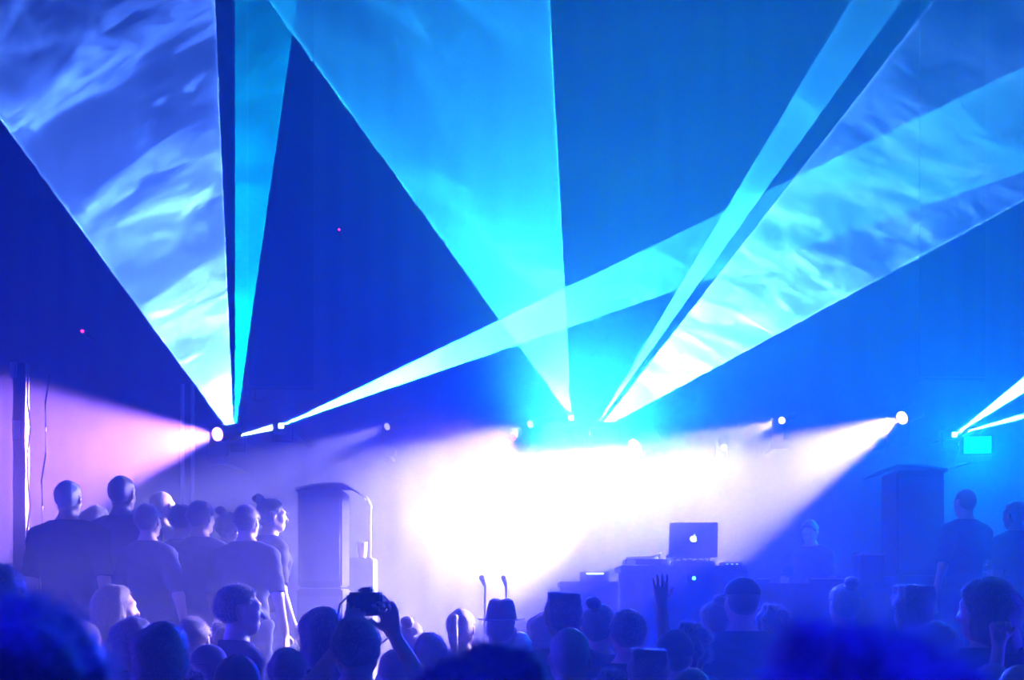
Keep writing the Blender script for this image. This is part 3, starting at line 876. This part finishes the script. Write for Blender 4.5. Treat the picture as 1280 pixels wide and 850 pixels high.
def build_hair(kind, m, hy=0., nod=0., seed=0):
    """hair mesh around the head of the standard body"""
    ca, sa = math.cos(hy), math.sin(hy)
    Fd = Field((-.20, -.22, 1.20 if kind in ('long', 'ponytail') else 1.48), (.20, .2, 1.90), .0065)
    # head coordinates of the grid
    X0, Y0, Z0 = Fd.X, Fd.Y, Fd.Z
    x1 = X0 * ca + Y0 * sa; y1 = -X0 * sa + Y0 * ca; dz = Z0 - 1.55
    Fd.X = x1; Fd.Y = y1 * math.cos(nod) - dz * math.sin(nod); Fd.Z = dz * math.cos(nod) + y1 * math.sin(nod) + 1.55
    X, Y, Z = Fd.X, Fd.Y, Fd.Z
    th = {'short': .013, 'buzz': .007, 'medium': .024, 'long': .022, 'curly': .034, 'afro': .060, 'messy': .026, 'ponytail': .012, 'bun': .014, 'flat': .018, 'balding': .008}[kind]
    H = Fd.ell((0, -.014, 1.662), (.074, .097, .088)) - th
    sx = np.abs(X)
    # hairline: forehead, in front of the ears, nape
    front = (Y - .058) * .8 + (1.70 - Z) * .42
    side = np.minimum(Y + .005, 1.66 - Z) * 1.
    S = smax(H, front, .015)
    S = smax(S, np.minimum(Y - .012, 1.655 - Z), .01)
    if kind not in ('long', 'medium', 'curly'): S = smax(S, np.minimum(.05 - np.abs(sx - .085) + 0 * Y, np.minimum(.022 - np.abs(Y + .002), .036 - np.abs(Z - 1.632))), .004)
    S = smax(S, 1.566 - Z, .008)
    if kind == 'flat':
        S = smax(S, Z - 1.762, .01)
        S = smin(S, smax(smax(np.abs(X) - .078, np.abs(Y + .02) - .075, .02), np.maximum(Z - 1.765, 1.70 - Z), .012), .01)
    if kind == 'balding': S = smax(S, Z - 1.70 - np.clip(-.06 - Y, 0, .03), .012)
    if kind in ('long', 'medium'):
        zb = 1.36 if kind == 'long' else 1.50
        C1 = smax(Fd.cap((0, -.03, 1.66), (0, -.055, zb), .098, .085), Y - .045 - (Z - 1.6) * .1, .02)
        C1 = smax(C1, zb - Z + .02 * np.sin(X * 60), .02)
        face = Fd.ell((0, .085, 1.6), (.068, .10, .11))
        S = smin(S, smax(C1, -face, .01), .02)
    if kind == 'curly':
        S = smin(S, smax(Fd.ell((0, -.03, 1.64), (.105, .115, .115)), Y - .045, .02), .02)
    if kind == 'afro':
        S = smin(S, smax(Fd.ell((0, -.02, 1.69), (.135, .14, .125)), np.minimum(Y - .05, 1.70 - Z), .02), .02)
    if kind == 'ponytail':
        S = smin(S, Fd.ell((0, -.125, 1.71), (.022, .022, .022)), .015)
        S = smin(S, Fd.cap((0, -.135, 1.70), (.0, -.155, 1.60), .022, .030), .015); S = smin(S, Fd.cap((0, -.155, 1.60), (.01, -.135, 1.40), .030, .010), .01)
    if kind == 'bun':
        S = smin(S, Fd.ell((0, -.10, 1.765), (.042, .042, .036)), .012)
    amp, fr = {'short': (.003, 70), 'buzz': (.001, 80), 'medium': (.005, 45), 'long': (.006, 45), 'curly': (.011, 62), 'afro': (.009, 70), 'messy': (.012, 48), 'ponytail': (.002, 70), 'bun': (.003, 70), 'flat': (.003, 60), 'balding': (.002, 60)}[kind]
    q = seed * 1.7
    S = S + amp * (np.sin(X * fr + q + np.sin(Y * fr * .7)) * np.sin(Y * fr * .9 + q * 2) + np.sin(Z * fr * (.35 if kind == 'long' else .9) + X * fr * .5 + q))
    v, qd = surf_net(S, Fd.ax)
    # strands from the outside of the hair
    c = np.array([0, 0, 1.66]); nr = v - c; nr[:, 2] *= .8
    nr /= np.linalg.norm(nr, axis=1)[:, None] + 1e-6
    n, ln, dr = {'short': (2600, .014, .2), 'buzz': (1600, .005, 0), 'medium': (2200, .018, 1.), 'long': (2600, .02, 1.2), 'curly': (2600, .028, .2), 'afro': (2600, .03, 0.), 'messy': (2400, .038, .1), 'ponytail': (1500, .012, .6), 'bun': (1800, .014, .3), 'flat': (2200, .012, 0.), 'balding': (900, .007, .2)}[kind]
    out = None
    if n:
        up = np.argwhere(v[:, 2] > 1.58)[:, 0] if kind != 'long' else np.arange(len(v))
        out = strands(v[up], nr[up], n, ln, seed + 5, dr)
    return net_mesh('hair', S, Fd.ax, m, out)


def add_headwear(kind, e):
    if kind == 'beanie':
        mb = MB(); bm = bmesh.new(); bmesh.ops.create_uvsphere(bm, u_segments=40, v_segments=24, radius=1)
        for v in list(bm.verts):
            if v.co.z < -.05: v.co.z = -.05 + (v.co.z + .05) * .02
            v.co = Vector((v.co.x * .094, v.co.y * .114, v.co.z * .108 + .0025 * math.sin(math.atan2(v.co.y, v.co.x) * 30)))
        bmesh.ops.translate(bm, vec=(0, -.014, 1.672), verts=bm.verts); mb.bm.free(); mb.bm = bm
        h = mb.build('beanie', M['hat'], e, smooth=True)
        MB().cyl((0, -.014, 1.655), (0, -.014, 1.69), .1, .098, 40, .006).build('cuff', M['hat'], h, smooth=True).scale = (.97, 1.14, 1)
    if kind in ('cap', 'cap_back'):
        s = -1 if kind == 'cap_back' else 1
        mb = MB(); bm = bmesh.new(); bmesh.ops.create_uvsphere(bm, u_segments=40, v_segments=24, radius=1)
        for v in list(bm.verts):
            if v.co.z < 0: v.co.z *= .02
            v.co = Vector((v.co.x * .09, v.co.y * .110, v.co.z * .088))
        bmesh.ops.translate(bm, vec=(0, -.012, 1.682), verts=bm.verts); mb.bm.free(); mb.bm = bm
        h = mb.build('cap', M['hat'], e, smooth=True)
        out = [(.085 * math.cos(a), s * (.075 + .085 * math.sin(a))) for a in [PI * i / 14 for i in range(15)]]
        bm = bmesh.new()
        lo = [bm.verts.new((x, y, 1.684 - 1.2 * x * x)) for x, y in out]; hi_ = [bm.verts.new((x, y, 1.690 - 1.2 * x * x)) for x, y in out]
        n = len(lo); bm.faces.new(lo); bm.faces.new(hi_[::-1])
        for i in range(n): bm.faces.new((lo[i], hi_[i], hi_[(i + 1) % n], lo[(i + 1) % n]))
        mb = MB(); mb.bm.free(); mb.bm = bm; mb.build('brim', M['hat'], h)
    if kind == 'hat':
        bm = bmesh.new()
        prof = [(.0, 1.815), (.045, 1.822), (.068, 1.81), (.078, 1.78), (.09, 1.72), (.094, 1.705), (.135, 1.698), (.138, 1.694), (.092, 1.696), (.085, 1.70), (0, 1.70)]
        rings = []
        for r, z in prof:
            rings.append([bm.verts.new((max(r, .001) * math.cos(a) * .98, max(r, .001) * math.sin(a) * 1.12 - .012, z + (.012 * (math.cos(a) ** 2) if r > .12 else 0) - (.012 * math.exp(-(r * math.cos(a) / .02) ** 2) if z > 1.80 else 0))) for a in [2 * PI * k / 40 for k in range(40)]])
        for i in range(len(rings) - 1):
            for k in range(40): bm.faces.new((rings[i][k], rings[i][(k + 1) % 40], rings[i + 1][(k + 1) % 40], rings[i + 1][k]))
        mb = MB(); mb.bm.free(); mb.bm = bm; mb.build('hat', M['hat'], e, smooth=True)


SIDE_R = ((.255, -.03, 1.11), (.265, .06, .86), (.0, .15, -1), (0, 1, .1), .28)
SIDE_L = ((-.255, -.03, 1.11), (-.265, .06, .86), (.0, .15, -1), (0, 1, .1), .28)
FOLD_R = ((.235, .0, 1.13), (.09, .20, 1.20), (-1, .25, .15), (0, .2, 1), .35)
FOLD_L = ((-.235, .0, 1.13), (-.09, .22, 1.16), (1, .2, .15), (0, .2, 1), .35)
POSES = {
    'stand': {'r': SIDE_R, 'l': SIDE_L},
    'folded': {'r': FOLD_R, 'l': FOLD_L},
    'look': {'r': SIDE_R, 'l': SIDE_L, 'head': -.75},
    'look_other': {'r': SIDE_R, 'l': FOLD_L, 'head': .5},
    # left arm straight up, palm open to the stage
    'arm_up': {'r': SIDE_R, 'l': ((-.125, .14, 1.63), (-.135, .14, 1.885), (-.08, .02, 1), (1, .1, 0), .07), 'step': .0085},
    'fist': {'l': ((-.21, .16, 1.50), (-.17, .18, 1.74), (0, .05, 1), (1, 0, 0), -1.25), 'r': SIDE_R, 'step': .0085},
    # both hands overhead, holding something level above the face
    'film': {'r': ((.23, .18, 1.47), (.085, .27, 1.685), (-.25, .1, 1), (-1, .2, .1), .55), 'l': ((-.23, .18, 1.47), (-.085, .27, 1.685), (.25, .1, 1), (1, .2, .1), .55), 'step': .0085},
    'dj': {'r': ((.25, .08, 1.14), (.19, .32, 1.08), (-.15, 1, -.25), (-1, 0, .1), .35), 'l': ((-.25, .08, 1.14), (-.19, .32, 1.08), (.15, 1, -.25), (1, 0, .1), .35), 'nod': .38},
    'profile': {'r': SIDE_R, 'l': ((-.25, -.03, 1.12), (-.25, .07, .88), (0, .15, -1), (0, 1, .1), .3), 'head': -.15},
}
SHAPES = {'man': (1.06, 1.04, .97), 'woman': (.88, .92, 1.02), 'broad': (1.18, 1.22, 1.05)}
BODIES = {}


def get_body(pose, shape, skin, top, bottom, sleeve):
    k = (pose, shape, sleeve)
    if k not in BODIES: BODIES[k] = build_body(POSES[pose], SHAPES[shape], M['skin_light'], M['tee_black'], M['denim'], sleeve)
    parts, hy, nod = BODIES[k]
    return parts, hy, nod


HAIRS = {}


def person(x, y, z0, h, yaw, pose, shape, skin, hair, hcol, top, label, group=None, sleeve='short', headwear=None, bottom='denim'):
    """h = height of the person; yaw 0 looks at the stage"""
    parts, hy, nod = get_body(pose, shape, skin, top, bottom, sleeve)
    e = empty('person', (x, y, z0), label, 'person', group, yaw, h / 1.765)
    cols = {'body': M[skin], 'shirt': M[top], 'trousers': M[bottom], 'shoes': M['shoe']}
    for n, me in parts:
        o = bpy.data.objects.new(n, me); COL.objects.link(o); o.parent = e
        o.material_slots[0].link = 'OBJECT'; o.material_slots[0].material = cols[n]
    if hair:
        k = (hair, hy, nod)
        if k not in HAIRS: HAIRS[k] = build_hair(hair, M['hair_dark'], hy, nod, len(HAIRS))
        o = bpy.data.objects.new('hair', HAIRS[k]); COL.objects.link(o); o.parent = e
        o.material_slots[0].link = 'OBJECT'; o.material_slots[0].material = M[hcol]
    if headwear: add_headwear(headwear, e)
    return e


# crowd on the floor: column, row of the top of the head, head width in the photo, then the look
CROWD = [
    # px, top, width, yaw, pose, shape, skin, hair, hair colour, top, headwear, label
    (12, 731, 250, -.1, 'stand', 'man', 'skin_dark', 'curly', 'hair_dark', 'tee_black', None, 'huge blurred dark head cut off by the picture edge on the purple side'),
    (600, 787, 195, 0, 'stand', 'broad', 'skin_light', 'messy', 'hair_dark', 'tee_black', None, 'large blurred messy dark head low in the middle of the crowd'),
    (1061, 762, 360, .1, 'stand', 'man', 'skin_light', 'curly', 'hair_dark', 'tee_black', None, 'huge blurred round dark head below the DJ side tables, biggest in the crowd'),
    (2, 703, 56, -.4, 'stand', 'man', 'skin_light', 'short', 'hair_dark', 'tee_navy', None, 'small dark head with a lit ear at the picture edge above the huge blurred head'),
    (146, 728, 36, -1.1, 'stand', 'woman', 'skin_light', 'long', 'hair_blond', 'tee_navy', None, 'woman with long straight blond hair below the bald headed group'),
    (106, 776, 38, -.5, 'stand', 'man', 'skin_light', 'short', 'hair_dark', 'tee_black', None, 'short haired person half hidden behind the huge blurred curly head'),
    (168, 769, 50, -.4, 'stand', 'woman', 'skin_light', 'medium', 'hair_dark', 'tee_navy', None, 'dark bobbed head between the long blond hair and the magenta rimmed head'),
    (203, 775, 66, -.1, 'stand', 'man', 'skin_light', 'medium', 'hair_brown', 'tee_black', None, 'large smooth haired head with a magenta rim on one side'),
    (243, 770, 43, -.2, 'stand', 'man', 'skin_light', 'short', 'hair_brown', 'tee_black', None, 'round short haired head touching the magenta rimmed head from behind'),
    (282, 775, 42, -.3, 'stand', 'man', 'skin_light', 'curly', 'hair_brown', 'tee_navy', None, 'small head of tight curls glowing pink along its edge'),
    (300, 729, 44, -1.1, 'profile', 'man', 'skin_light', 'short', 'hair_dark', 'tee_navy', None, 'man in profile with a lit nose and chin under the glasses woman'),
    (262, 806, 50, -.2, 'stand', 'man', 'skin_light', 'buzz', 'hair_dark', 'tee_black', 'cap_back', 'person in a backward cap below the two round heads'),
    (298, 818, 62, -.2, 'stand', 'man', 'skin_dark', 'buzz', 'hair_dark', 'tee_black', 'beanie', 'person in a smooth dark beanie with one thin white rim'),
    (233, 831, 70, 0, 'stand', 'man', 'skin_light', 'messy', 'hair_dark', 'tee_black', None, 'spiky messy head at the very bottom of the picture, under the magenta rimmed head'),
    (360, 808, 52, -.1, 'stand', 'man', 'skin_light', 'short', 'hair_brown', 'tee_navy', None, 'lone oval short haired head standing between the beanie and the taller pair'),
    (402, 757, 56, .2, 'stand', 'woman', 'skin_light', 'medium', 'hair_dark', 'tee_black', None, 'dark haired head leaning in behind the person holding up a camera'),
    (446, 767, 60, -.1, 'film', 'man', 'skin_light', 'short', 'hair_dark', 'tee_black', None, 'person holding a dark camera overhead'),
    (494, 809, 47, -.1, 'stand', 'man', 'skin_light', 'buzz', 'hair_brown', 'tee_grey', None, 'cropped head outlined by pink light below the raised camera'),
    (514, 770, 36, -.2, 'stand', 'woman', 'skin_light', 'bun', 'hair_brown', 'tee_grey', None, 'faint distant head with a hair bun past the raised camera'),
    (538, 789, 45, -.1, 'stand', 'man', 'skin_light', 'short', 'hair_blond', 'tee_grey', None, 'fair short haired head between the cropped head and the blurred messy head'),
    (577, 760, 35, -.3, 'stand', 'woman', 'skin_light', 'ponytail', 'hair_brown', 'tee_grey', None, 'small narrow head with a ponytail above the blurred messy head'),
    (627, 748, 42, -.2, 'stand', 'man', 'skin_light', 'buzz', 'hair_dark', 'tee_grey', 'hat', 'faint distant person in a brimmed hat inside the white glare'),
    (650, 786, 36, -.3, 'stand', 'man', 'skin_light', 'balding', 'hair_grey', 'tee_grey', None, 'balding head peeking up just behind the blurred messy head'),
    (705, 741, 46, 0, 'stand', 'man', 'skin_dark', 'flat', 'hair_dark', 'tee_navy', None, 'tall person with a flat top haircut against the glare'),
    (681, 764, 34, -.3, 'stand', 'woman', 'skin_light', 'medium', 'hair_brown', 'tee_navy', None, 'small dim head at the shoulder of the flat top haircut'),
    (749, 746, 42, -.4, 'stand', 'woman', 'skin_light', 'bun', 'hair_dark', 'tee_navy', None, 'faint head between the flat top haircut and the oval dark head'),
    (712, 782, 56, 0, 'stand', 'man', 'skin_light', 'buzz', 'hair_grey', 'tee_grey', None, 'grey cropped head in front of the flat top haircut, pale rim all round'),
    (785, 760, 45, 0, 'stand', 'man', 'skin_light', 'short', 'hair_dark', 'tee_black', None, 'oval dark head standing clear between the flat top haircut and the raised hand'),
    (753, 808, 40, .1, 'stand', 'woman', 'skin_light', 'short', 'hair_dark', 'tee_black', None, 'low head tucked beside the grey cropped head'),
    (863, 775, 56, 0, 'arm_up', 'man', 'skin_light', 'curly', 'hair_dark', 'tee_black', None, 'curly haired person with one open hand raised toward the laptop'),
    (843, 787, 52, .1, 'stand', 'man', 'skin_light', 'buzz', 'hair_dark', 'tee_black', 'beanie', 'person in a beanie in front of the raised arm'),
    (810, 811, 56, 0, 'stand', 'man', 'skin_light', 'flat', 'hair_brown', 'tee_navy', None, 'flat haired head with a pale rim below the oval dark head'),
    (864, 832, 56, 0, 'stand', 'man', 'skin_light', 'buzz', 'hair_brown', 'tee_grey', None, 'cropped round head at the bottom edge under the beanie by the raised arm'),
    (765, 834, 66, 0, 'stand', 'woman', 'skin_light', 'curly', 'hair_dark', 'tee_black', None, 'curly head at the bottom edge next to the grey cropped head'),
    (893, 743, 38, .2, 'stand', 'woman', 'skin_light', 'bun', 'hair_brown', 'tee_navy', None, 'faint small head with pinned up hair just past the raised hand'),
    (927, 722, 42, .1, 'stand', 'man', 'skin_light', 'buzz', 'hair_dark', 'tee_navy', 'cap', 'faint tall person in a cap under the end of the DJ table'),
    (965, 753, 44, 0, 'stand', 'woman', 'skin_light', 'curly', 'hair_dark', 'tee_navy', None, 'curly head partly behind the biggest blurred head, nearest the DJ table'),
    (1055, 721, 34, .2, 'stand', 'woman', 'skin_light', 'bun', 'hair_dark', 'tee_black', None, 'small dark head with a top bun rising above the biggest blurred head'),
    (1140, 732, 46, .2, 'stand', 'man', 'skin_light', 'flat', 'hair_dark', 'tee_black', None, 'flat haired head below the big speaker near the cyan glow'),
    (1232, 718, 61, .3, 'look_other', 'man', 'skin_light', 'medium', 'hair_dark', 'tee_black', None, 'person with thick bowl shaped hair beyond the biggest blurred head'),
    (1170, 775, 52, .1, 'stand', 'man', 'skin_light', 'short', 'hair_dark', 'tee_navy', None, 'low dark head between the biggest blurred head and the bowl haired person'),
    (1240, 828, 56, .1, 'stand', 'man', 'skin_light', None, 'hair_dark', 'tee_navy', None, 'bald head with a bluish rim at the bottom, beside the corner one'),
    (1274, 830, 64, .1, 'stand', 'man', 'skin_light', None, 'hair_dark', 'tee_navy', None, 'bald head with a bluish rim in the bottom corner of the picture'),
    (1322, 800, 58, .1, 'fist', 'man', 'skin_light', 'short', 'hair_dark', 'tee_black', None, 'person mostly outside the picture edge raising a closed fist'),
]
WID = {'short': .178, 'buzz': .166, 'medium': .196, 'long': .192, 'curly': .222, 'afro': .27, 'messy': .215, 'ponytail': .172, 'bun': .176, 'flat': .184, 'balding': .168, None: .166}
HATW = {'beanie': .19, 'cap': .182, 'cap_back': .182, 'hat': .19}
TOPS = {'bun': 1.80, 'curly': 1.80, 'messy': 1.80, 'medium': 1.778, 'long': 1.775, 'hat': 1.822, 'beanie': 1.782, None: 1.752}
def settle(pl, first, near, far):
    """nobody stands inside a neighbour: slide people along the line of sight"""
    for it in range(600):
        moved = False
        for i in range(first, len(pl)):
            for j in range(i + 1, len(pl)):
                yi, yj = pl[i][1], pl[j][1]
                dx = (pl[i][0][0] - 640) / F * yi - (pl[j][0][0] - 640) / F * yj
                dy = yi - yj
                if abs(dx) < .47 and abs(dy) < .29:
                    s = .011 if (dy > 0 or (dy == 0 and pl[i][0][1] < pl[j][0][1])) else -.011
                    pl[i][1] = min(far(pl[i][0]), max(near, yi + s)); pl[j][1] = min(far(pl[j][0]), max(near, yj - s)); moved = True
        if not moved: break


crowd_far = lambda c: 7.95 if c[0] < 430 else 8.6
pl = []
for c in CROWD:
    wv = HATW.get(c[10], WID[c[7]])
    tp = TOPS.get(c[10] or c[7], 1.766)
    pl.append([c, min(max(wv * F / c[2], .9), crowd_far(c)), tp])
settle(pl, 3, 2.5, crowd_far)
camera_holder = None
for c, Y, tp in pl:
    px, top, w, yaw, pose, shape, skin, hair, hcol, tee, hw, lb = c
    q = at(px, top, Y)
    h = q.z * 1.765 / tp
    e = person(q.x, Y, 0, h, yaw, pose, shape, skin, hair, hcol, tee, lb, 'people in the crowd', headwear=hw, sleeve='long' if tee == 'tee_navy' and pose in ('stand',) else 'short')
    if pose == 'film': camera_holder = e

# camera held overhead by the crowd member
if camera_holder:
    s = camera_holder.scale[0]
    o_ = camera_holder.location
    e = empty('camera', (o_.x, o_.y + .33 * s, 1.80 * s), 'dark camera with a strap held up over the crowd beside the speaker', 'camera', rz=-.1)
    MB().box((-.07, -.04, -.045), (.07, .03, .045), .01).box((-.025, -.035, .04), (.03, .025, .065), .008).build('body', M['blackplastic'], e, smooth=True)
    MB().cyl((0, .03, 0), (0, .10, 0), .034, .036, 28, .003).build('lens', M['blackplastic'], e, smooth=True)
    MB().box((-.045, -.043, -.032), (.045, -.0395, .03), .001).build('screen', M['vinyl'], e)
    MB().tube([(-.07, 0, .03), (-.10, -.01, .0), (-.11, -.02, -.06), (-.09, -.02, -.13), (-.04, -.02, -.17), (.04, -.02, -.17), (.09, -.02, -.13), (.11, -.02, -.06), (.10, -.01, .0), (.07, 0, .03)], .004).build('strap', M['vinyl'], e, smooth=True)

# onlookers on the side platform and people on stage: px, top, Y, then the look
GR = [
    (86, 599, 8.9, -.15, 'stand', 'broad', 'skin_light', 'buzz', 'hair_grey', 'tee_black', 'cropped haired man in a black T-shirt at the outer end of the platform group', 'short'),
    (153, 593, 9.1, -.25, 'folded', 'broad', 'skin_dark', 'buzz', 'hair_dark', 'tee_navy', 'tallest man of the platform group, close cropped dark hair, broad back', 'short'),
    (121, 631, 9.6, -.4, 'stand', 'woman', 'skin_light', 'medium', 'hair_brown', 'tee_grey', 'shorter person visible in the gap between the two big men on the platform', 'short'),
    (203, 614, 9.7, -.5, 'stand', 'man', 'skin_light', None, 'hair_dark', 'tee_white', 'bald man in a pale shirt behind the tallest man on the platform', 'short'),
    (186, 629, 8.75, -.3, 'stand', 'woman', 'skin_light', 'short', 'hair_brown', 'tee_navy', 'short haired person pressed close to the tallest man, in front of the bald man', 'short'),
    (228, 629, 9.45, -.4, 'stand', 'woman', 'skin_light', 'short', 'hair_dark', 'tee_navy', 'dark haired person between the bald man and the pink rimmed head on the platform', 'short'),
    (252, 625, 8.95, -.5, 'stand', 'man', 'skin_light', 'short', 'hair_brown', 'tee_navy', 'brown haired man with a pink rimmed head in the middle of the platform group', 'long'),
    (286, 634, 9.5, -.5, 'stand', 'woman', 'skin_light', 'bun', 'hair_brown', 'tee_navy', 'short person with a small bun, between the pink rimmed head and the glasses woman', 'short'),
    (309, 630, 8.9, -.3, 'stand', 'man', 'skin_light', 'short', 'hair_dark', 'tee_navy', 'dark haired person standing shoulder to shoulder with the glasses woman', 'short'),
    (340, 617, 9.25, -1.05, 'profile', 'woman', 'skin_light', 'bun', 'hair_brown', 'tee_black', 'woman in glasses seen side on, bare arm edged with light, nearest the speaker', 'short'),
]
grp = [[g, g[2]] for g in GR]
settle(grp, 0, 8.7, lambda c: 10.9)
for (px, top, _, yaw, pose, shape, skin, hair, hcol, tee, lb, sl), Y in grp:
    q = at(px, top, Y); tp = TOPS.get(hair, 1.766)
    e = person(q.x, Y, RISER_Z, (q.z - RISER_Z) * 1.765 / tp, yaw, pose, shape, skin, hair, hcol, tee, lb, 'onlookers on the side platform', sl)
    if 'glasses' in lb and 'woman in' in lb:
        g = MB()
        hy = POSES['profile']['head']; rot = Matrix.Rotation(hy, 4, 'Z')
        for sx in (-1, 1):
            pts = [rot @ Vector((sx * .033 + .024 * math.cos(a), .108 + .004 * math.cos(a), 1.647 + .018 * math.sin(a))) for a in [2 * PI * i / 18 for i in range(19)]]
            g.tube(pts, .0022, 6)
            g.tube([rot @ Vector((sx * .057, .105, 1.652)), rot @ Vector((sx * .082, .06, 1.655)), rot @ Vector((sx * .090, .0, 1.648)), rot @ Vector((sx * .088, -.02, 1.63))], .0022, 6)
        g.tube([rot @ Vector((-.010, .112, 1.65)), rot @ Vector((0, .114, 1.653)), rot @ Vector((.010, .112, 1.65))], .0022, 6)
        gl = g.build('glasses', M['steel'], e, smooth=True); gl['label'] = 'thin framed glasses'
for px, top, Y, yaw, pose, shape, skin, hair, hcol, tee, lb in (
    (1013, 649, 11.05, PI - .5, 'dj', 'man', 'skin_light', 'short', 'hair_brown', 'tee_navy', 'person bent over behind the tables between the laptop and the big speaker'),
    (1206, 610, 10.1, .4, 'stand', 'man', 'skin_light', 'buzz', 'hair_brown', 'tee_navy', 'person standing on stage right beside the big speaker in the cyan light'),
    (1268, 626, 9.7, .6, 'folded', 'broad', 'skin_dark', 'short', 'hair_dark', 'tee_black', 'dark figure on stage at the picture edge below the thin cyan beams'),
):
    q = at(px, top, Y)
    person(q.x, Y, STAGE_Z, (q.z - STAGE_Z) * 1.765 / 1.766, yaw, pose, shape, skin, hair, hcol, tee, lb, 'people on the stage', 'short')

C.world = bpy.data.worlds.new('night'); C.world.use_nodes = True
C.world.node_tree.nodes['Background'].inputs[0].default_value = (0, 0, 0, 1)
C.view_settings.view_transform = 'Standard'; C.view_settings.look = 'None'
C.view_settings.gamma = 1; C.view_settings.exposure = 0; C.view_settings.use_curve_mapping = False
C.cycles.use_denoising = True
C.cycles.volume_bounces = 0
C.cycles.max_bounces = 5; C.cycles.diffuse_bounces = 2; C.cycles.glossy_bounces = 2
C.cycles.transparent_max_bounces = 32
C.cycles.use_light_tree = True
C.cycles.use_adaptive_sampling = True
C.cycles.adaptive_threshold = 0.02
C.cycles.sample_clamp_indirect = 3
C.cycles.volume_step_rate = 2.0
C.cycles.volume_max_steps = 96
